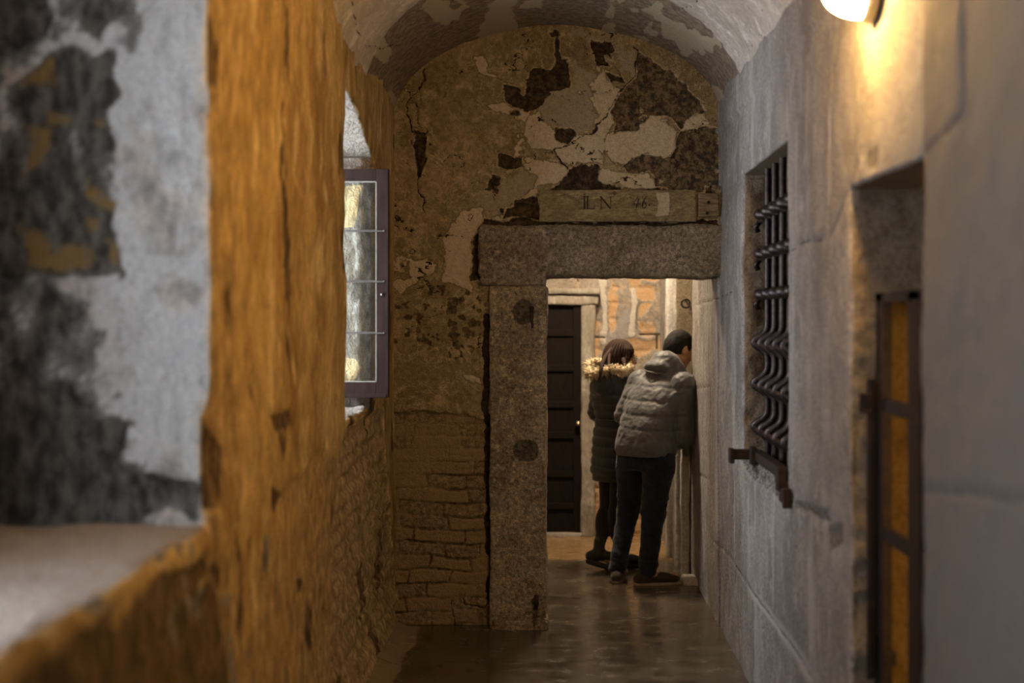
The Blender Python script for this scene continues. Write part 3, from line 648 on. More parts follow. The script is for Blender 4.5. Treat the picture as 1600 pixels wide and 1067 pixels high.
# dark panelled door with stone surround
m_door = plain('dark_oak', (.012,.008,.006), .75, spec=.15, c2=(.006,.004,.003), scale=14, stretch=(8, 1, 1), bump=.5)
m_stone = wallmat('door_surround_stone', ((.36,.32,.27), (.26,.23,.19), (.43,.39,.33)), nscale=5, fine=40, bump=.5, stretch=(1, 1, .5))
q0 = PX(800, 828, YF - .05); q1 = PX(908, 476, YF - .05)
dm = MB(); dm.box((q0[0], YF - .06, .03), (q1[0], YF - .02, q1[2]))
door = dm.build('door_1', m_door, kind='structure')
mb = MB()
for y0 in (520, 575, 632, 680, 740, 790): 
    z = PX(0, y0, YF - .06)[2]; mb.box((q0[0], YF - .078, z - .025), (q1[0], YF - .058, z + .025), .006)
for x0 in (q0[0], q1[0] - .06): mb.box((x0, YF - .08, .03), (x0 + .06, YF - .058, q1[2]), .006)
mb.build('door_rails', m_door, door)
kb = MB(); p = PV(903, 661, YF - .09); kb.lathe([(0, 0), (.008, 0), (.008, .03), (.018, .035), (.022, .05), (.014, .064), (0, .066)], p + Vector((0, .02, 0)), (0, -1, 0), 16)
kb.build('door_knob', plain('dull_brass', (.45,.36,.25), .35, 1.), door, smooth=True)
block('trim_8', (q1[0], YF - .10, -.01), (PX(930, 0, YF - .1)[0], YF + .02, q1[2] + .01), m_stone, h=.014, rad=.012, amp=.006, seed=51, kind='structure')
block('trim_9', (q0[0] - .1, YF - .11, q1[2]), (PX(934, 0, YF - .1)[0], YF + .02, q1[2] + .075), m_stone, h=.014, rad=.012, amp=.006, seed=52, kind='structure')
block('trim_10', (q0[0] - .1, YF - .14, q1[2] + .075), (PX(938, 0, YF - .1)[0], YF + .02, q1[2] + .12), m_stone, h=.014, rad=.016, amp=.006, seed=53, kind='structure')
block('trim_11', (q0[0] - .1, YF - .12, -.02), (q1[0] + .01, YF - .01, .028), m_stone, h=.02, rad=.01, amp=.004, seed=54, kind='structure')
# peep window: pale corner strip on its far side, iron rod and ring
m_pale = wallmat('pale_corner_stone', ((.62,.60,.57), (.5,.48,.45)), nscale=6, fine=50, bump=.5)
xw = XR - .075
block('trim_12', (xw - .045, PN[1] + .10, -.01), (xw + .06, PN[1] + .26, 2.32), m_pale, h=.014, rad=.012, amp=.006, seed=61, kind='structure')
block('trim_13', (xw - .02, PN[1] - .34, -.01), (xw + .05, PN[1] - .24, 1.0), m_pale, h=.014, rad=.014, amp=.006, seed=62, kind='structure')
block('trim_14', (xw - .005, PN[1] - .62, -.01), (xw + .05, PN[1] - .54, 1.0), m_pale, h=.014, rad=.014, amp=.006, seed=63, kind='structure')
block('trim_15', (xw - .03, PN[0] - .12, PN[2] - .05), (XR + .2, PN[1] + .02, PN[2]), m_pale, h=.014, rad=.012, amp=.005, seed=64, kind='structure')
block('trim_16', (XR - .10, 9.0, -.01), (XR + .0, 9.2, .035), m_pale, h=.012, rad=.012, amp=.006, seed=65, kind='structure')
mb = MB(); mb.box((XD - .02, PN[0] - .2, PN[2] - .2), (XD + .05, PN[1] + .2, PN[3] + .2)); mb.build('trim_17', m_door, kind='structure')
for yb in (PN[0] + .12, PN[0] + .32, PN[0] + .52):
    MB().tube([(XR + .10, yb, PN[2] - .02), (XR + .10, yb, PN[3] + .02)], .013, 10).build('iron_bar', m_iron_dk, smooth=True, label='upright black iron bar in the opening the man peers through', cat='bar', group='bars of the far opening')
rg = MB(); p = PV(1076, 474, PN[1] - .06)
rg.tube([p + Vector((-.02 + .03 * math.sin(a_), .0, .03 * math.cos(a_))) for a_ in np.linspace(0, 2 * math.pi, 17)[:-1]], .006, 8, closed=True)
rg.tube([p + Vector((-.02, .09, .03)), p + Vector((-.02, 0, .03))], .008, 8)
rg.build('iron_ring', m_iron, smooth=True, label='small iron ring on the brown stone above the man in the grey jacket', cat='ring')

# ================================================================== GRATED WINDOW
mb = MB(); mb.box((XD - .01, WN[0] - .2, WN[2] - .2), (XD + .05, WN[1] + .2, WN[3] + .2)); mb.build('cell_darkness_panel', m_door, kind='structure')  # near-black panel: the darkness of the cell behind put into its colour
XG = .965
gr = empty('window_grating', (XG, (WN[0] + WN[1]) / 2, WN[2]), 'forged black iron grating of woven bars in the stone window of the right wall', 'grating')
vy = [6.56, 6.34, 6.12, 5.90, 5.68]
hz = [EYE - (y - VY) * XG / (1187 - VX) for y in (345, 404, 465, 533, 595, 660)]
def bulge(t, c, w): return math.exp(-((t - c) / w) ** 2)
for yv_ in vy:                       # uprights: straight above, bent round the three lower cross bars
    pts = []
    for k in range(130):
        z = WN[2] - .03 + (WN[3] - WN[2] + .05) * k / 129
        dx = sum(bulge(z, h_, .036) for h_ in hz[3:]); pts.append((XG - .058 * dx, yv_ + .030 * dx, z))
    MB().tube(pts, [.0155 + .006 * sum(bulge(p_[2], h_, .03) for h_ in hz[3:]) for p_ in pts], 12).build('upright_bar', m_iron, gr, smooth=True)
for j, h_ in enumerate(hz):
    m_ = MB()
    if j < 3:                        # upper cross bars swell into an eye round each upright
        pts = []
        for k in range(150):
            y = WN[0] - .04 + (WN[1] - .03 - WN[0]) * k / 149
            d = sum(bulge(y, c, .045) for c in vy); pts.append((XG - .040 * d, y, h_ + .012 * d))
        pts.append((XG - .02, WN[1] - .06, h_ - .03)); pts.append((XG - .01, WN[1] - .055, h_ - .055))
        m_.tube(pts, [.0145 + .012 * sum(bulge(p_[1], c, .030) for c in vy) for p_ in pts[:-2]] + [.014, .013], 12)
    else:
        m_.box((XG - .012, WN[0] - .04, h_ - .021), (XG + .012, WN[1] + .02, h_ + .021), .006)
    m_.build('cross_bar', m_iron, gr, smooth=True)
m_ = MB()
m_.box((XR - .01, 5.56, 1.055), (XR + .035, 6.44, 1.098), .004)
m_.build('bottom_strap', m_iron_dk, gr)
MB().box((XR - .105, 6.42, 1.055), (XR + .02, 6.47, 1.10), .006).box((XR - .115, 6.40, 1.04), (XR - .095, 6.48, 1.105), .004).build('lug', m_iron_dk, gr)
MB().box((XR - .03, 6.34, 1.04), (XR - .005, 6.40, 1.12), .005).build('cleat', m_iron_dk, gr)
MB().box((XR - .035, 5.52, 1.02), (XR + .0, 5.60, 1.115), .005).box((XR - .03, 5.38, .985), (XR - .012, 5.54, 1.035), .004).box((XR - .04, 5.37, .975), (XR - .008, 5.395, 1.05), .004).build('lug', m_iron_dk, gr)

# ================================================================== CELL behind the right wall, with iron gate
c0, c1 = 2.6, 5.0
m_cell = wallmat('cell_wall', ((.52,.38,.16), (.38,.26,.10)), nscale=4)
mb = MB(); mb.box((2.6, c0, -.05), (2.7, c1, 2.5)).box((XD, c0 - .1, -.05), (2.7, c0, 2.5)).box((XD, c1, -.05), (2.7, c1 + .1, 2.5)).box((XD - .02, c0 - .1, 2.5), (2.7, c1 + .1, 2.6)).box((XD - .02, c0 - .1, -.1), (2.7, c1 + .1, -.02))
mb.box((XD - .01, c0, -.05), (XD + .05, DR[0] - .005, 2.5)).box((XD - .01, DR[1] + .005, -.05), (XD + .05, c1, 2.5)).box((XD - .01, DR[0] - .01, 1.56), (XD + .05, DR[1] + .01, 2.5))  # low inner lintel, unseen, added to shade the top of the door reveal
mb.build('wall_cell', m_cell, kind='structure')
gate = empty('iron_gate', (.985, 3.9, 0), 'tall black iron gate frame in the near doorway of the right wall, blurred', 'gate')
XQ = .975; m_gate = m_iron_dk
def gy(px): return XQ * F_PX / (px - VX)
def gz(px, py): return EYE - (py - VY) * XQ / (px - VX)
ztop = gz(1376, 458)
MB().box((XQ - .012, gy(1385), .02), (XQ + .018, gy(1366), ztop), .004).build('stile', m_gate, gate)
MB().box((XQ - .012, gy(1441) - .02, .02), (XQ + .018, gy(1425), ztop), .004).build('stile', m_gate, gate)
MB().box((XQ - .012, 3.50, .02), (XQ + .018, 3.56, ztop), .004).build('stile', m_gate, gate)
MB().box((XQ - .012, 3.50, ztop - .028), (XQ + .018, gy(1366), ztop), .004).build('top_rail', m_gate, gate)
for px, py in ((1385, 634), (1385, 834)):
    z = gz(px, py); MB().box((XQ - .006, 3.5, z - .022), (XQ + .012, gy(1380), z + .022), .003).build('cross_rail', m_gate, gate)
MB().box((XQ - .008, gy(1383) - .02, gz(1376, 1030)), (XQ + .03, gy(1383) + .02, gz(1376, 1010)), .003).build('latch', m_gate, gate)
MB().box((XR + .045, DR[1] - .05, gz(1360, 1040)), (XR + .065, DR[1] - .02, gz(1360, 588)), .003).box((XR + .02, DR[1] - .055, gz(1360, 640)), (XR + .06, DR[1] - .03, gz(1360, 610)), .003).build('iron_post', m_gate, label='slim dark iron post fixed to the stone just left of the near gate', cat='post')

# ================================================================== LAMPS
def bulkhead(name, c, ax, mat, label, r=.092):
    root = empty(name, c, label, 'lamp')
    MB().lathe([(0, 0), (r * 1.12, 0), (r * 1.12, .018), (r * 1.02, .03), (0, .03)], c, ax, 40).build('backplate', plain('lamp_metal', (.30,.27,.24), .45, .6), root, smooth=False)
    prof = [(0, .028)] + [(r * math.cos(t) ** .8 if t < 1.57 else 0, .03 + .11 * math.sin(t)) for t in np.linspace(0, math.pi / 2, 14)]
    MB().lathe(prof, c, ax, 40).build('glass_globe', mat, root, smooth=True)
    return root
bulkhead('wall_lamp', (XR - .012, 3.97, 2.625), (-1, 0, 0), emit('lit_glass', (1, .56, .16), LAMP), 'lit round bulkhead lamp with white glass globe high on the right wall')
bulkhead('ceiling_lamp', (.25, 9.75, ZC - .002), (0, 0, -1), emit('lit_glass_far', (1, .78, .53), ROOM), 'lit round ceiling lamp of the far room above the visitors', .17)
bulkhead('cell_lamp', (2.0, c0 + .005, 1.25), (0, 1, 0), emit('lit_glass_cell', (1, .52, .10), CELL), 'lit round bulkhead lamp inside the cell behind the iron gate', .12)

# ================================================================== WINDOWS of the left wall
m_sash = plain('plum_brown_paint', (.040,.024,.022), .6, spec=.15, c2=(.026,.016,.015), scale=25, stretch=(1, 1, .2), bump=.3)
def frame(name, y0, y1, z0, z1, x, ww=.06, nv=1, nh=2, kind='structure'):
    m_ = MB(); t = .05
    m_.box((x - t, y0, z0), (x, y0 + ww, z1), .004).box((x - t, y1 - ww, z0), (x, y1, z1), .004).box((x - t, y0, z0), (x, y1, z0 + ww), .004).box((x - t, y0, z1 - ww), (x, y1, z1), .004)
    for k in range(1, nv + 1): yy = y0 + (y1 - y0) * k / (nv + 1); m_.box((x - t, yy - .02, z0), (x, yy + .02, z1), .003)
    for k in range(1, nh + 1): zz = z0 + (z1 - z0) * k / (nh + 1); m_.box((x - t + .01, y0, zz - .01), (x - .01, y1, zz + .01), .002)
    return m_.build(name, m_sash, kind=kind)
frame('window_1', N1[0], 2.75, N1[2], N1[3], XO + .03, nv=1, nh=3)
block('window_blocker', (XO - .12, 2.74, N1[2] - .02), (XO + .012, N1[1] + .05, N1[3] + .03), m_dull, h=.03, rad=.02, amp=.006, seed=66, kind='structure')  # unseen masonry added to narrow the near window and cut its daylight
frame('window_2', N2[0], N2[1], N2[2], N2[3] - .02, XO + .03, nv=0, nh=0)
# open casement standing square to the wall in front of the far reveal
YC = 6.80
def cz(py): return EYE - (py - VY) * YC / F_PX
def cxx(px): return (px - VX) * YC / F_PX
cx1 = cxx(605.5); cx0 = cx1 - .60; zt, zb = cz(264), cz(621)
cs = empty('casement', ((cx0 + cx1) / 2, YC, zb), 'open plum brown window casement with four leaded glass panes in the left wall niche', 'window')
st = cxx(605.5) - cxx(588)
MB().box((cx1 - st, YC, zb), (cx1, YC + .04, zt), .004).box((cx1 - .008, YC - .008, zb), (cx1 + .004, YC + .046, zt), .002).build('stile', m_sash, cs)
MB().box((cx0, YC, zb), (cx0 + st, YC + .04, zt), .004).build('stile', m_sash, cs)
MB().box((cx0 + st, YC, cz(283)), (cx1 - st, YC + .04, zt), .004).build('rail', m_sash, cs)
MB().box((cx0 + st, YC, zb), (cx1 - st, YC + .04, cz(597)), .004).box((cx0 + st, YC - .012, zb), (cx1 - .004, YC + .004, zb + .018), .003).build('rail', m_sash, cs)
m_lead = plain('pale_glazing_putty', (.42,.41,.38), .6)
gx0, gx1, gz0, gz1 = cx0 + st, cx1 - st, cz(597), cz(283)
m_ = MB(); e = .0045
m_.box((gx0, YC + .006, gz0), (gx0 + e, YC + .02, gz1)).box((gx1 - e, YC + .006, gz0), (gx1, YC + .02, gz1)).box((gx0, YC + .006, gz0), (gx1, YC + .02, gz0 + e)).box((gx0, YC + .006, gz1 - e), (gx1, YC + .02, gz1))
m_.build('putty', m_lead, cs)
m_bar = plain('lead_bar', (.22,.21,.21), .45, .7)
lev = [gz1] + [cz(y) for y in (360.5, 439.5, 520)] + [gz0]
for z in lev[1:-1]:
    MB().box((gx0, YC + .008, z - .005), (gx1, YC + .02, z + .005)).tube([(gx0, YC - .006, z), (gx1 + st * .7, YC - .008, z - .002)], .004, 8).lathe([(0, 0), (.005, 0), (.004, .006), (0, .007)], (gx1 + st * .7, YC - .006, z), (0, -1, 0), 8).build('glazing_bar', m_bar, cs)
mg, nt, b = nodes('old_glass')
b.inputs['Base Color'].default_value = (1, 1, 1, 1); b.inputs['Roughness'].default_value = .06; b.inputs['Specular IOR Level'].default_value = .5
tr = N(nt, 'ShaderNodeBsdfTransparent'); tr.inputs[0].default_value = (.97, .985, .97, 1); gl = N(nt, 'ShaderNodeBsdfGlossy'); gl.inputs['Roughness'].default_value = .08
lw = N(nt, 'ShaderNodeLayerWeight', Blend=.5); ms = N(nt, 'ShaderNodeMixShader')
bp = N(nt, 'ShaderNodeBump', Strength=.3, Distance=.01); nt.links.new(noise(nt, 12, 2), bp.inputs['Height']); nt.links.new(bp.outputs[0], gl.inputs['Normal'])
nt.links.new(mth(nt, 'ADD', mth(nt, 'MULTIPLY', mth(nt, 'POWER', lw.outputs['Facing'], 5.), .5), .03), ms.inputs[0]); nt.links.new(tr.outputs[0], ms.inputs[1]); nt.links.new(gl.outputs[0], ms.inputs[2]); nt.links.new(ms.outputs[0], nt.nodes['Material Output'].inputs[0])
for k in range(4):
    MB().box((gx0 + .002, YC + .012, lev[k + 1] + .003), (gx1 - .002, YC + .015, lev[k] - .003)).build('pane', mg, cs)
MB().lathe([(0, 0), (.008, 0), (.007, .012), (0, .014)], (cxx(597), YC, cz(460)), (0, -1, 0), 12).build('knob', m_bar, cs, smooth=True)

# ================================================================== PEOPLE: smooth distance fields turned into skins
def surface_nets(f, lo, hi, h):
    lo = np.array(lo, float); n = np.ceil((np.array(hi) - lo) / h).astype(int) + 1
    ax = [lo[k] + h * np.arange(n[k]) for k in range(3)]
    val = np.empty(n)
    Yg, Zg = np.meshgrid(ax[1], ax[2], indexing='ij')
    for i0 in range(0, n[0], 8):
        xs_ = ax[0][i0:i0 + 8]
        P = np.stack([np.repeat(xs_, Yg.size), np.tile(Yg.ravel(), len(xs_)), np.tile(Zg.ravel(), len(xs_))], 1)
        val[i0:i0 + 8] = f(P).reshape(len(xs_), n[1], n[2])
    ins = val < 0
    c = np.zeros(n - 1, int)
    for a in (0, 1):
        for b in (0, 1):
            for d in (0, 1): c += ins[a:n[0] - 1 + a, b:n[1] - 1 + b, d:n[2] - 1 + d]
    act = (c > 0) & (c < 8); I = np.argwhere(act); idx = -np.ones(act.shape, int); idx[tuple(I.T)] = np.arange(len(I))
    acc = np.zeros((len(I), 3)); cnt = np.zeros(len(I)); cr = [(0, 0, 0), (1, 0, 0), (0, 1, 0), (1, 1, 0), (0, 0, 1), (1, 0, 1), (0, 1, 1), (1, 1, 1)]
    for p in cr:
        for k in range(3):
            if p[k]: continue
            q = list(p); q[k] = 1
            v0 = val[I[:, 0] + p[0], I[:, 1] + p[1], I[:, 2] + p[2]]; v1 = val[I[:, 0] + q[0], I[:, 1] + q[1], I[:, 2] + q[2]]
            m = (v0 < 0) != (v1 < 0); t = v0 / np.where(m, v0 - v1, 1)
            pos = np.array(p, float)[None] + 0 * acc; pos[:, k] += t
            acc[m] += pos[m]; cnt[m] += 1
    Vt = lo + (I + acc / cnt[:, None]) * h
    F = []
    for k in range(3):
        a, b = (k + 1) % 3, (k + 2) % 3
        s0 = [slice(1, n[0] - 1)] * 3; s0 = [slice(1, n[j] - 1) for j in range(3)]; s0[k] = slice(0, n[k] - 1)
        s1 = list(s0); s1[k] = slice(1, n[k])
        A0 = ins[tuple(s0)]; A1 = ins[tuple(s1)]
        for flip, m in ((False, A0 & ~A1), (True, ~A0 & A1)):
            E = np.argwhere(m)
            if not len(E): continue
            E[:, a] += 1; E[:, b] += 1
            def cell(da, db):
                G = E.copy(); G[:, a] -= da; G[:, b] -= db; return idx[tuple(G.T)]
            q = np.stack([cell(1, 1), cell(0, 1), cell(0, 0), cell(1, 0)], 1)
            F.append(q[:, ::-1] if flip else q)
    return Vt, np.concatenate(F)
def smin(a, b, k):
    h = np.clip(.5 + .5 * (b - a) / k, 0, 1); return b * (1 - h) + a * h - k * h * (1 - h)
class SDF:
    def __init__(s, k=.03): s.p = []; s.k = k; s.lo = np.full(3, 1e9); s.hi = -s.lo
    def _b(s, c, r): s.lo = np.minimum(s.lo, np.array(c) - r); s.hi = np.maximum(s.hi, np.array(c) + r)
    def cap(s, a, b, r0, r1, k=None, sub=False):
        a = np.array(a, float); b = np.array(b, float); s._b(a, r0); s._b(b, r1); e = b - a; L2 = e @ e + 1e-12
        def f(P):
            t = np.clip(((P - a) @ e) / L2, 0, 1); return np.linalg.norm(P - a - t[:, None] * e, axis=1) - (r0 + (r1 - r0) * t)
        s.p.append((f, k, sub)); return s
    def chain(s, pts, rs, k=None):
        for i in range(len(pts) - 1): s.cap(pts[i], pts[i + 1], rs[i], rs[i + 1], k)
        return s
    def ell(s, c, r, M=None, k=None, sub=False):
        """ellipsoid: radii r along the rows of M"""
        c = np.array(c, float); r = np.array(r, float); M = np.eye(3) if M is None else np.array(M, float)
        if not sub: s._b(c, r.max())
        def f(P):
            q = (P - c) @ M.T; k0 = np.linalg.norm(q / r, axis=1); k1 = np.linalg.norm(q / (r * r), axis=1); return k0 * (k0 - 1) / np.maximum(k1, 1e-9)
        s.p.append((f, k, sub)); return s
    def sect(s, rings, F2, k=None):
        """torso from horizontal elliptic sections: (centre, lateral radius, depth radius); F2 = facing in the plane"""
        C = np.array([r[0] for r in rings], float); ra = np.array([r[1] for r in rings]); rb = np.array([r[2] for r in rings])
        o = np.argsort(C[:, 2]); C, ra, rb = C[o], ra[o], rb[o]; z0, z1 = C[0, 2], C[-1, 2]
        for c, a_ in zip(C, ra): s._b(c, a_)
        Fv = np.array([F2[0], F2[1]]); Rv = np.array([F2[1], -F2[0]])
        zz = np.linspace(z0, z1, 80)
        def sm(v):
            w_ = np.interp(zz, C[:, 2], v); 
            for _ in range(6): w_[1:-1] = (w_[:-2] + 2 * w_[1:-1] + w_[2:]) / 4
            return w_
        tx, ty, ta, tb = sm(C[:, 0]), sm(C[:, 1]), sm(ra), sm(rb)
        def f(P):
            z = np.clip(P[:, 2], z0, z1); x = P[:, 0] - np.interp(z, zz, tx); y = P[:, 1] - np.interp(z, zz, ty)
            a_ = np.interp(z, zz, ta); b_ = np.interp(z, zz, tb)
            l = x * Rv[0] + y * Rv[1]; d = x * Fv[0] + y * Fv[1]
            n = (np.abs(l / a_) ** 2.4 + np.abs(d / b_) ** 2.4) ** (1 / 2.4)
            r = (n - 1) * np.minimum(a_, b_); dz = np.abs(P[:, 2] - z)
            return np.where(dz > 0, np.hypot(np.maximum(r, 0), dz), r)
        s.p.append((f, k, False)); return s
    def __call__(s, P):
        d = None
        for f, k, sub in s.p:
            k = s.k if k is None else k; v = f(P)
            if d is None: d = v
            elif sub: d = -smin(-d, v, k)
            else: d = smin(d, v, k)
        return d
    def mesh(s, h, extra=None, pad=.03):
        g = (lambda P: s(P) + extra(P)) if extra else s
        return surface_nets(g, s.lo - pad, s.hi + pad, h)
def frame3(F2, pitch=0):
    """rows: right, forward, up (forward tipped down by pitch)"""
    F2 = np.array(F2, float); F2 /= np.linalg.norm(F2); r = np.array([F2[1], -F2[0], 0]); f = np.array([F2[0], F2[1], 0]); u = np.array([0, 0, 1.])
    c, s_ = math.cos(pitch), math.sin(pitch); return np.array([r, f * c - u * s_, u * c + f * s_])
def head_sdf(b, c, M, sc=1., woman=False):
    """head about c; M rows right, forward, up"""
    c = np.array(c); L = lambda x, y, z: c + sc * (x * M[0] + y * M[1] + z * M[2])
    b.ell(L(0, -.012, .022), np.array((.076, .096, .092)) * sc, M, .02)          # cranium
    b.ell(L(0, .028, -.035), np.array((.060, .066, .078)) * sc, M, .03)          # face
    b.ell(L(0, .066, -.092), np.array((.026, .022, .020)) * sc, M, .02)          # chin
    b.cap(L(-.045, .02, -.07), L(0, .062, -.095), .022 * sc, .018 * sc, .02); b.cap(L(.045, .02, -.07), L(0, .062, -.095), .022 * sc, .018 * sc, .02)
    b.cap(L(0, .088, .006), L(0, .111, -.030), .008 * sc, .0125 * sc, .010)       # nose
    b.ell(L(0, .100, -.034), np.array((.017, .012, .009)) * sc, M, .008)
    b.cap(L(-.03, .083, .022), L(.03, .083, .022), .010 * sc, .010 * sc, .012)    # brow
    for sg in (-1, 1):
        b.ell(L(.031 * sg, .089, .004), np.array((.016, .010, .009)) * sc, M, .006, True)   # eye socket
        b.ell(L(.031 * sg, .079, .003), np.array((.0125, .0125, .0125)) * sc, M, .002)      # eyeball and lid
        b.ell(L(.038 * sg, .062, -.03), np.array((.018, .018, .018)) * sc, M, .02)
        b.ell(L(.078 * sg, -.008, -.008), np.array((.010, .019, .033)) * sc, M, .006)       # ear
        b.ell(L(.088 * sg, .000, -.006), np.array((.006, .010, .019)) * sc, M, .004, True)
    b.cap(L(-.02, .088, -.056), L(.02, .088, -.056), .0075 * sc, .0075 * sc, .006); b.cap(L(-.018, .086, -.067), L(.018, .086, -.067), .008 * sc, .008 * sc, .006)
    b.cap(L(-.022, .100, -.0615), L(.022, .100, -.0615), .003 * sc, .003 * sc, .003, True)
def hand_sdf(b, wrist, d, n, curl=.5, side=1, sc=1.):
    """palm and five fingers; d = direction of the hand, n = out of the back of the hand, side = +1 thumb along d x n"""
    d = np.array(d, float); d /= np.linalg.norm(d); n = np.array(n, float); n -= d * (n @ d); n /= np.linalg.norm(n); t = np.cross(d, n) * side; w_ = np.array(wrist, float)
    M = np.array([t, d, n])
    b.cap(w_, w_ + d * .03 * sc, .026 * sc, .027 * sc, .02)
    b.ell(w_ + d * .055 * sc, np.array((.040, .052, .016)) * sc, M, .015)
    for k, (o, L) in enumerate(((.030, .072), (.010, .080), (-.010, .075), (-.029, .060))):
        p = w_ + d * (.088 - .006 * abs(k - 1)) * sc + t * o * sc; a = curl * (.6 + .12 * k); r = .0088 * sc; pts = [p]
        for seg, fr in ((0, .45), (1, .32), (2, .23)):
            a2 = a * (seg + .6); dd = d * math.cos(a2) - n * math.sin(a2) + t * o * 1.5
            p = p + dd / np.linalg.norm(dd) * L * fr * sc; pts.append(p)
        b.chain(pts, [r * 1.05, r, r * .93, r * .8], .005)
    p = w_ + d * .03 * sc + t * .034 * sc; q = p + (d * .6 + t * .65 - n * .25) * .042 * sc; q2 = q + (d * .85 + t * .25 - n * .35) * .032 * sc
    b.chain([p, q, q2], [.015 * sc, .011 * sc, .009 * sc], .010)
m_skin = plain('skin', (.52,.30,.19), .5, c2=(.46,.25,.15), scale=20, bump=.08)
def skin_sss(m):
    b = m.node_tree.nodes['Principled BSDF']; b.inputs['Subsurface Weight'].default_value = .15; b.inputs['Subsurface Radius'].default_value = (.02, .008, .004); b.inputs['Subsurface Scale'].default_value = .4
skin_sss(m_skin)
m_eye = plain('eye_white', (.7,.66,.6), .2, var=.05); m_iris = plain('dark_iris', (.04,.025,.015), .2)
def fabric(name, c, rough=.7, wr=.0, sheen=.2, scale=9, c2=None, spec=.3, stretch=None, fine=.4):
    m, nt, b = nodes(name)
    n = noise(nt, scale, 6, .6, stretch, .6); n2 = noise(nt, 450, 2, .5); c2 = c2 or tuple(x * .86 for x in c)
    nt.links.new(mix(nt, mr(nt, n, .35, .65), c, c2), b.inputs['Base Color']); b.inputs['Roughness'].default_value = rough; b.inputs['Sheen Weight'].default_value = sheen; b.inputs['Specular IOR Level'].default_value = spec
    bp = N(nt, 'ShaderNodeBump', Strength=fine, Distance=.012); nt.links.new(mth(nt, 'ADD', n, mth(nt, 'MULTIPLY', n2, .05)), bp.inputs['Height']); nt.links.new(bp.outputs[0], b.inputs['Normal'])
    return m
m_jacket = fabric('grey_quilted_nylon', (.112,.116,.130), .55, scale=16, fine=.35, spec=.45, c2=(.09,.093,.105))
m_coat = fabric('black_quilted_nylon', (.028,.032,.040), .5, scale=14, spec=.45)
m_jeans = fabric('dark_navy_denim', (.018,.024,.045), .85, scale=12, spec=.15, c2=(.010,.014,.028))
m_tights = fabric('black_tights', (.022,.018,.020), .8, spec=.2)
m_boot = fabric('black_leather', (.016,.014,.013), .45, spec=.5); m_shoe = fabric('brown_black_suede', (.045,.036,.028), .85); m_sole = plain('pale_rubber', (.34,.29,.23), .8)
m_hair_m = plain('short_black_hair', (.014,.011,.009), .7, spec=.25, scale=120, bump=.9, bdist=.006, stretch=(1, 1, .4))
m_hair_w = plain('long_dark_brown_hair', (.040,.021,.015), .7, spec=.2, scale=90, bump=.8, bdist=.006, stretch=(1, 1, .12), c2=(.03,.015,.010))
m_fur = plain('cream_fur', (.72,.60,.40), .9, scale=50, c2=(.45,.34,.20), sheen=.3)
def quilt(P, levels, amp=.010, w=.010, F2=None, wr=.004, sd=0, tilt=0, c0=(0, 0)):
    """distance offset: pinched seams at heights, padded between, creased"""
    z = P[:, 2] + tilt * ((P[:, 0] - c0[0])) + .008 * fbm(P, 5, 2, sd + 3)
    L = np.array(levels); d = np.min(np.abs(z[:, None] - L[None]), axis=1)
    o = amp * np.exp(-(d / w) ** 2) - amp * .6 * np.clip(d / .045, 0, 1) ** .8
    return o - wr * fbm(P, (22, 22, 11), 4, sd)
# ------------------------------------------------------------------ the man
FM = np.array((.64, .77)); FM /= np.linalg.norm(FM); RM = np.array((FM[1], -FM[0], 0)); UM = np.array((FM[0], FM[1], 0))
A_ = lambda px, py, Y: np.array(PX(px, py, Y))
pel = A_(1009, 715, 9.12); neck = A_(1047, 572, 9.32); chest = A_(1027, 618, 9.22); shc = A_(1036, 592, 9.27)
shL = A_(1001, 597, 9.35); elL = A_(976, 648, 9.34); wrL = A_(1004, 676, 9.44)
shR = A_(1067, 600, 9.14); elR = A_(1066, 682, 9.14); wrR = A_(1079, 681, 9.38)
hipL, hipR = A_(987, 728, 9.20), A_(1029, 728, 9.05); knL, knR = A_(981, 800, 9.24), A_(1021, 800, 9.12); anL, anR = A_(965, 890, 9.13), A_(1012, 893, 9.02)
hdc = A_(1062, 545, 9.40); HM = frame3((.88, .47), .40)
toeL = anL + np.array((.035, .17, 0)); toeL[2] = .04; toeR = anR + np.array((.175, .03, 0)); toeR[2] = .04
for q in (anL, anR): q[2] = .085
b = SDF(.03)
head_sdf(b, hdc, HM, 1.0)
b.cap(hdc - HM[2] * .05 - HM[1] * .02, neck, .055, .062, .03)
b.sect([(pel - (0, 0, .05), .155, .105), (pel + (0, 0, .08), .15, .10), (A_(1015, 668, 9.15), .15, .095), (chest, .17, .105), (shc, .15, .08), (neck, .06, .06)], FM, .04)
b.chain([shL, elL, wrL], [.055, .042, .030]); b.chain([shR, elR, wrR], [.055, .042, .030])
b.chain([hipL, knL, anL], [.082, .055, .040]); b.chain([hipR, knR, anR], [.082, .055, .040])
b.cap(anL - (0, 0, .03), toeL, .035, .028); b.cap(anR - (0, 0, .03), toeR, .035, .028)
hand_sdf(b, wrR, (.55, .75, .12), (.3, -.2, 1), .5, -1); hand_sdf(b, wrL, (.75, .6, -.1), (-.5, .5, .5), .7, 1)
V, F = b.mesh(.0058)
man = mesh_obj('person', V, F, m_skin, base=(pel[0], pel[1], 0), label='person in a grey quilted jacket and dark jeans bending to peer into the right wall', cat='person')
def eyes(c, M, par):
    c = np.array(c)
    for sg in (-1, 1):
        p = c + .031 * sg * M[0] + .083 * M[1] + .003 * M[2]; m_ = MB(); prof = [(.0105 * math.sin(t), .0105 * -math.cos(t)) for t in np.linspace(0.05, math.pi - .05, 10)]
        o = m_.lathe(prof, p, M[1], 16).build('eyeball', m_eye, par, smooth=True)
        MB().lathe([(0, 0), (.0048, 0), (.0045, .0012), (0, .0014)], p + M[1] * .0096, M[1], 14).build('iris', m_iris, o)
eyes(hdc, HM, man)
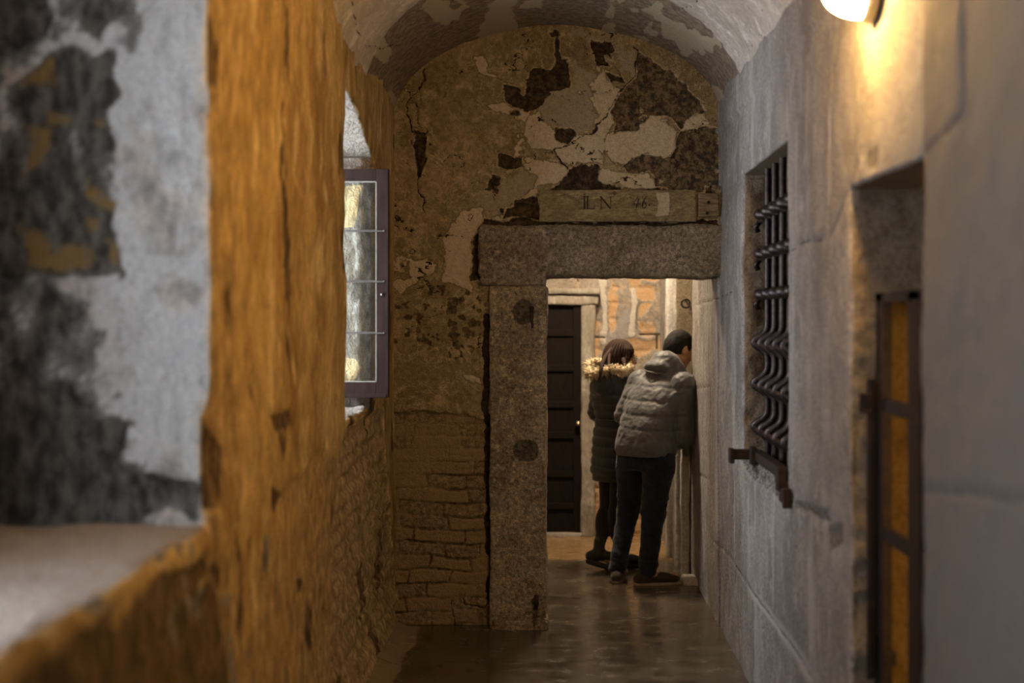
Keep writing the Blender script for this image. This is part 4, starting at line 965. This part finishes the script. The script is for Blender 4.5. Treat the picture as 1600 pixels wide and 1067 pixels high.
# jacket
J = SDF(.035)
J.sect([(pel + (0, 0, .018), .195, .155), (pel + (0, 0, .07), .203, .160), (A_(1012, 668, 9.14), .190, .152), (A_(1020, 640, 9.18), .195, .150), (chest, .200, .150), (A_(1033, 600, 9.25), .190, .135), (A_(1040, 586, 9.28), .145, .115), (A_(1046, 574, 9.31), .085, .095)], FM, .05)
J.chain([shL, elL, wrL - (wrL - elL) * .12], [.080, .068, .050], .022); J.chain([shR + (0, 0, -.01), elR, wrR - (wrR - elR) * .10], [.086, .076, .048], .016)
sm_ = frame3(FM, .4)
J.ell(A_(1040, 566, 9.27), (.095, .090, .072), sm_, .05); J.ell(A_(1026, 575, 9.22), (.100, .055, .045), sm_, .04)
J.cap(A_(1044, 556, 9.30), A_(1062, 572, 9.26), .032, .026, .03)
J.ell(hdc - HM[2] * .045 + HM[1] * .012, (.078, .105, .085), HM, .015, True)
lev = [EYE - (y - VY) * 9.15 / F_PX for y in (604, 627, 648, 669, 712)]
rid = lambda P: .010 * np.abs(fbm(P @ np.array([[.8, .2, .55], [0, 1, 0], [-.55, 0, .8]]), (16, 10, 4.5), 3, 505)) * sst(P[:, 2], 1.05, 1.15) * (1 - sst(P[:, 2], 1.38, 1.45))
V, F = J.mesh(.0058, lambda P: quilt(P, lev, .0036, .012, wr=.008, sd=51, tilt=.05, c0=(.62, 0)) - rid(P) + .007 * np.abs(fbm(P, (20, 20, 30), 3, 77)))
jk = mesh_obj('jacket', V, F, m_jacket, man, label='grey quilted hooded jacket')
# the fold of the hood
def loopfold(pts, r, par, mat, name): MB().tube(pts, r, 10).build(name, mat, par, smooth=True)
loopfold([A_(1005, 577, 9.24), A_(1013, 581, 9.175), A_(1026, 584, 9.155), A_(1040, 582, 9.16), A_(1054, 577, 9.19), A_(1063, 570, 9.24)], [.003, .006, .007, .007, .006, .003], jk, m_jacket, 'hood_edge')
# trousers
T_ = SDF(.03)
T_.chain([hipL + (0, 0, .05), hipL, knL, anL + (0, 0, .01)], [.095, .096, .068, .052], .025); T_.chain([hipR + (0, 0, .05), hipR, knR, anR + (0, 0, .01)], [.098, .102, .073, .055], .025)
T_.sect([(pel - (0, 0, .07), .165, .115), (pel + (0, 0, .06), .175, .125)], FM, .04)
def wr(P):
    zk = np.minimum(np.abs(P[:, 2] - .47), .25); za = sst(.25 - P[:, 2], 0, .12)
    return -(.010 + .014 * za + .010 * np.exp(-(zk / .07) ** 2)) * np.abs(fbm(P, (9, 9, 22), 3, 601)) - .002 * fbm(P, 30, 2, 603)
V, F = T_.mesh(.0058, wr); mesh_obj('jeans', V, F, m_jeans, man, label='dark navy jeans')
def shoe(an, toe, par, mat, sole, heel=0., name='shoe', shaft=0., w=.043, tip=None):
    an = np.array(an, float); toe = np.array(toe, float); d = toe - an; d[2] = 0; L = np.linalg.norm(d); d /= L; r = np.array((d[1], -d[0], 0)); z0 = tip if tip is not None else 0
    M = np.array([r, d, (0, 0, 1.)]); b = SDF(.03); hz_ = .04 + heel
    hb = an - d * .045; hb[2] = hz_ + z0; mid = an + d * L * .45; mid[2] = .045 + heel * .5 + z0; tp = an + d * (L * .88); tp[2] = .037
    b.ell(hb, (w * .84, .050, .038), M, .02); b.ell(mid, (w * .92, L * .42, .036), M, .03); b.ell(tp, (w, .055, .028), M, .03)
    top = an.copy(); top[2] = .085 + heel + z0 + shaft; lo = an.copy(); lo[2] = .055 + heel + z0
    b.cap(lo, top, .042, .036 if shaft else .042, .025)
    V, F = b.mesh(.005, lambda P: np.maximum(0, .0) - .0015 * fbm(P, 30, 2, 3) + np.where(P[:, 2] < .012, 1., 0) * (.012 - P[:, 2]))
    V[:, 2] = np.maximum(V[:, 2], .012)
    s_ = mesh_obj(name, V, F, mat, par)
    # sole follows the outline of the shoe
    ol = []
    for k in range(36):
        a_ = 2 * math.pi * k / 36; u_ = math.cos(a_); v_ = math.sin(a_)
        y = -.092 + (L + .092 + .045) * (.5 + .5 * v_); wd = w * (.86 + .22 * (.5 + .5 * v_)) * abs(u_) ** .75 * (1 if u_ > 0 else -1)
        ol.append(an + d * y + r * wd)
    Vs = []
    for zz in (.0, .005, .014, .017):
        e_ = .96 if zz in (0., .017) else 1.
        for k, p in enumerate(ol):
            c_ = an + d * (L * .5 - .02); q_ = c_ + (p - c_) * e_; t_ = np.clip(1 - ((q_ - an) @ d + .05) / (L * .8), 0, 1); Vs.append((q_[0], q_[1], zz + (heel * t_ if zz > .008 else 0) + z0 * t_))
    Fs = [(i * 36 + k, i * 36 + (k + 1) % 36, (i + 1) * 36 + (k + 1) % 36, (i + 1) * 36 + k) for i in range(3) for k in range(36)] + [tuple(range(36))[::-1], tuple(range(108, 144))]
    mesh_obj('sole', Vs, Fs, sole, s_, smooth=False)
shoe(anL, toeL, man, m_shoe, m_sole); shoe(anR, toeR, man, m_shoe, m_sole)
# short hair: the skull a little larger, cut back from face, ears and nape
hb_ = SDF(.015); Lh = lambda x, y, z: hdc + x * HM[0] + y * HM[1] + z * HM[2]
hb_.ell(Lh(0, -.014, .026), (.083, .101, .098), HM); hb_.ell(Lh(0, -.045, -.02), (.070, .065, .070), HM, .03)
hb_.ell(Lh(0, .105, -.055), (.12, .098, .115), HM, .010, True); hb_.ell(Lh(.09, .012, -.035), (.03, .026, .05), HM, .008, True); hb_.ell(Lh(-.09, .012, -.035), (.03, .026, .05), HM, .008, True)
V, F = hb_.mesh(.004, lambda P: -.003 * np.abs(fbm(P, 70, 2, 9)) + .002 * fbm(P, 25, 2, 4)); mesh_obj('hair', V, F, m_hair_m, man, label='short black hair')
# ------------------------------------------------------------------ the woman
FW = np.array((.80, .60)); pel = A_(961, 705, 9.62); wst = A_(959, 657, 9.60); chest = A_(957, 622, 9.60); shc = A_(957, 597, 9.60); neck = A_(960, 582, 9.61)
hd = A_(971, 557, 9.66); WM = frame3((.985, .17), .18)
shL = A_(936, 604, 9.68); elL = A_(930, 645, 9.72); wrL = A_(950, 668, 9.85); shR = A_(977, 604, 9.58); elR = A_(980, 650, 9.72); wrR = A_(1003, 650, 9.86)
hipL, hipR = A_(953, 730, 9.68), A_(972, 730, 9.56); knL, knR = A_(949, 800, 9.66), A_(964, 800, 9.56); anL, anR = A_(936, 874, 9.52), A_(969, 877, 9.58)
anL[2] = .13; anR[2] = .09
b = SDF(.03); head_sdf(b, hd, WM, .93, True)
b.cap(hd - WM[2] * .05 - WM[1] * .02, neck, .045, .052, .03)
b.sect([(pel - (0, 0, .06), .145, .10), (pel + (0, 0, .06), .145, .10), (wst, .115, .085), (chest, .135, .10), (shc, .12, .07), (neck, .05, .05)], FW, .04)
b.chain([shL, elL, wrL], [.045, .036, .026]); b.chain([shR, elR, wrR], [.045, .036, .026])
b.chain([hipL, knL, anL], [.075, .048, .032]); b.chain([hipR, knR, anR], [.075, .048, .032])
tL = anL + np.array((.13, -.02, 0)); tR = anR + np.array((.145, .04, 0)); b.cap(anL - (0, 0, .03), (tL[0] - .03, tL[1], .045), .03, .022); b.cap(anR - (0, 0, .03), (tR[0] - .03, tR[1], .045), .03, .022)
hand_sdf(b, wrR, (.7, .6, .1), (0, -.3, 1), .5, -1, .88); hand_sdf(b, wrL, (.8, .5, .1), (-.3, .5, .7), .6, 1, .88)
V, F = b.mesh(.0058)
wom = mesh_obj('person', V, F, m_skin, base=(pel[0], pel[1], 0), label='person with long dark hair and glasses in a long black quilted coat with fur hood', cat='person')
eyes(hd, WM, wom)
g = MB()
for sg in (-1, 1):
    c_ = hd + .030 * sg * WM[0] + .098 * WM[1] + .004 * WM[2]
    g.tube([c_ + .021 * math.cos(a_) * WM[0] + .016 * math.sin(a_) * WM[2] for a_ in np.linspace(0, 2 * math.pi, 21)[:-1]], .0018, 6, closed=True)
    g.tube([c_ + .021 * sg * WM[0], hd + .070 * sg * WM[0] + .07 * WM[1] + .006 * WM[2], hd + .074 * sg * WM[0] - .01 * WM[1] + .004 * WM[2]], .0018, 6)
g.tube([hd - .009 * WM[0] + .100 * WM[1] + .007 * WM[2], hd + .009 * WM[0] + .100 * WM[1] + .007 * WM[2]], .0018, 6)
g.build('glasses', m_black, wom, smooth=True)
C_ = SDF(.03); hem = A_(958, 752, 9.63)
C_.sect([(hem, .140, .125), (A_(959, 735, 9.62), .165, .145), (pel, .163, .14), (A_(960, 675, 9.62), .150, .130), (wst, .126, .108), (chest, .155, .130), (A_(957, 603, 9.6), .150, .115), (A_(958, 590, 9.6), .10, .09)], FW, .05)
C_.chain([shL, elL, wrL - (wrL - elL) * .1], [.062, .050, .038], .03); C_.chain([shR, elR, wrR - (wrR - elR) * .1], [.062, .050, .038], .03)
hM = frame3(FW, .5)
C_.ell(A_(946, 596, 9.52), (.110, .070, .075), hM, .03); C_.ell(A_(941, 606, 9.50), (.075, .05, .06), hM, .03)
lev = [EYE - (y - VY) * 9.6 / F_PX for y in (618, 631, 643, 655, 669, 684, 700, 716, 731, 746)]
V, F = C_.mesh(.0058, lambda P: quilt(P, lev, .005, .011, wr=.004, sd=61, tilt=.04, c0=(.4, 0))); ct = mesh_obj('coat', V, F, m_coat, wom, label='long black quilted coat')
# belt and fur collar
ring = []
for k in range(40):
    a_ = 2 * math.pi * k / 40; ring.append(wst + .132 * math.cos(a_) * np.array((FW[1], -FW[0], 0)) + .116 * math.sin(a_) * np.array((FW[0], FW[1], 0)) + np.array((0, 0, .003 * math.sin(9 * a_))))
MB().tube(ring, .012, 8, closed=True, flat=.7).build('belt', m_coat, ct, smooth=True)
rnd = random.Random(8); fm = MB(); path = [A_(918, 577, 9.60), A_(922, 585, 9.53), A_(934, 582, 9.47), A_(948, 579, 9.45), A_(963, 578, 9.46), A_(977, 580, 9.50), A_(984, 574, 9.57), A_(980, 566, 9.66), A_(930, 566, 9.68), A_(919, 570, 9.64)]
n_ = len(path)
for k in range(1500):
    t = rnd.random() * n_; i0 = int(t); fr_ = t - i0; c_ = Vector(path[i0 % n_] * (1 - fr_) + path[(i0 + 1) % n_] * fr_)
    dv = Vector((rnd.gauss(0, 1), rnd.gauss(0, 1), rnd.gauss(0, 1))).normalized(); q_ = dv.orthogonal().normalized() * .0045; q2 = dv.cross(q_)
    p0 = c_ + dv * .012; tip = c_ + dv * rnd.uniform(.038, .060) + Vector((0, 0, -.012)) + Vector((rnd.uniform(-.01, .01), 0, rnd.uniform(-.01, .01))); md = p0.lerp(tip, .55) + Vector((0, 0, .006))
    Vv = [p0 + q_, p0 - q_ * .5 + q2 * .87, p0 - q_ * .5 - q2 * .87, md + q_ * .7, md - q_ * .35 + q2 * .6, md - q_ * .35 - q2 * .6, tip]
    fm.add(Vv, [(0, 1, 4, 3), (1, 2, 5, 4), (2, 0, 3, 5), (3, 4, 6), (4, 5, 6), (5, 3, 6), (2, 1, 0)])
fm.tube(path, .026, 10, closed=True)
fm.build('fur_trim', m_fur, ct, smooth=True, label='cream fur hood trim')
# hair
hw = SDF(.02); Lw = lambda x, y, z: hd + x * WM[0] + y * WM[1] + z * WM[2]
hw.ell(Lw(0, -.018, .020), (.086, .102, .096), WM); hw.ell(Lw(0, -.062, -.03), (.080, .066, .080), WM, .03)
for sg in (-1, 1): hw.chain([Lw(.064 * sg, .018, .045), Lw(.074 * sg, .016, -.02), Lw(.070 * sg, .010, -.075)], [.022, .022, .014], .02)
hw.ell(Lw(0, .125, -.045), (.085, .088, .115), WM, .012, True)
def strand(P):
    q = (P - hd) @ WM.T; a_ = np.arctan2(q[:, 0], q[:, 1]); return .0035 * np.sin(a_ * 34 + 3 * fbm(P, 8, 2, 4)) + .004 * fbm(P, 14, 3, 12)
V, F = hw.mesh(.0042, strand); hr = mesh_obj('hair', V, F, m_hair_w, wom, label='long dark brown hair')
for pts, r in (([A_(956, 545, 9.60), A_(947, 556, 9.56), A_(941, 568, 9.48), A_(938, 582, 9.42), A_(937, 598, 9.42)], [.016, .017, .016, .012, .003]), ([A_(952, 552, 9.58), A_(951, 570, 9.47), A_(953, 585, 9.41), A_(955, 598, 9.42)], [.012, .010, .007, .002]),
               ([A_(962, 545, 9.60), A_(950, 554, 9.59), A_(945, 566, 9.53), A_(941, 580, 9.44)], [.02, .020, .014, .004]), ([A_(974, 560, 9.56), A_(977, 575, 9.53), A_(979, 586, 9.50)], [.014, .010, .003])):
    MB().tube(pts, r, 10).build('hair_lock', m_hair_w, hr, smooth=True)
T_ = SDF(.02); T_.chain([hipL + (0, 0, .04), hipL, knL, anL + (0, 0, .02)], [.080, .080, .053, .036], .02); T_.chain([hipR + (0, 0, .04), hipR, knR, anR + (0, 0, .02)], [.080, .080, .053, .036], .02)
for kn, an in ((knL, anL), (knR, anR)): p = kn * .68 + an * .32; T_.ell(p - np.array((.018, .008, 0)), (.047, .050, .11), None, .03)
V, F = T_.mesh(.0058); mesh_obj('tights', V, F, m_tights, wom, label='black tights')
shoe(anL, tL, wom, m_boot, m_boot, .012, 'boot', .055, .035, tip=.035); shoe(anR, tR, wom, m_boot, m_boot, .016, 'boot', .055, .035)

wom.location.y += .07; wom.location.x += .003
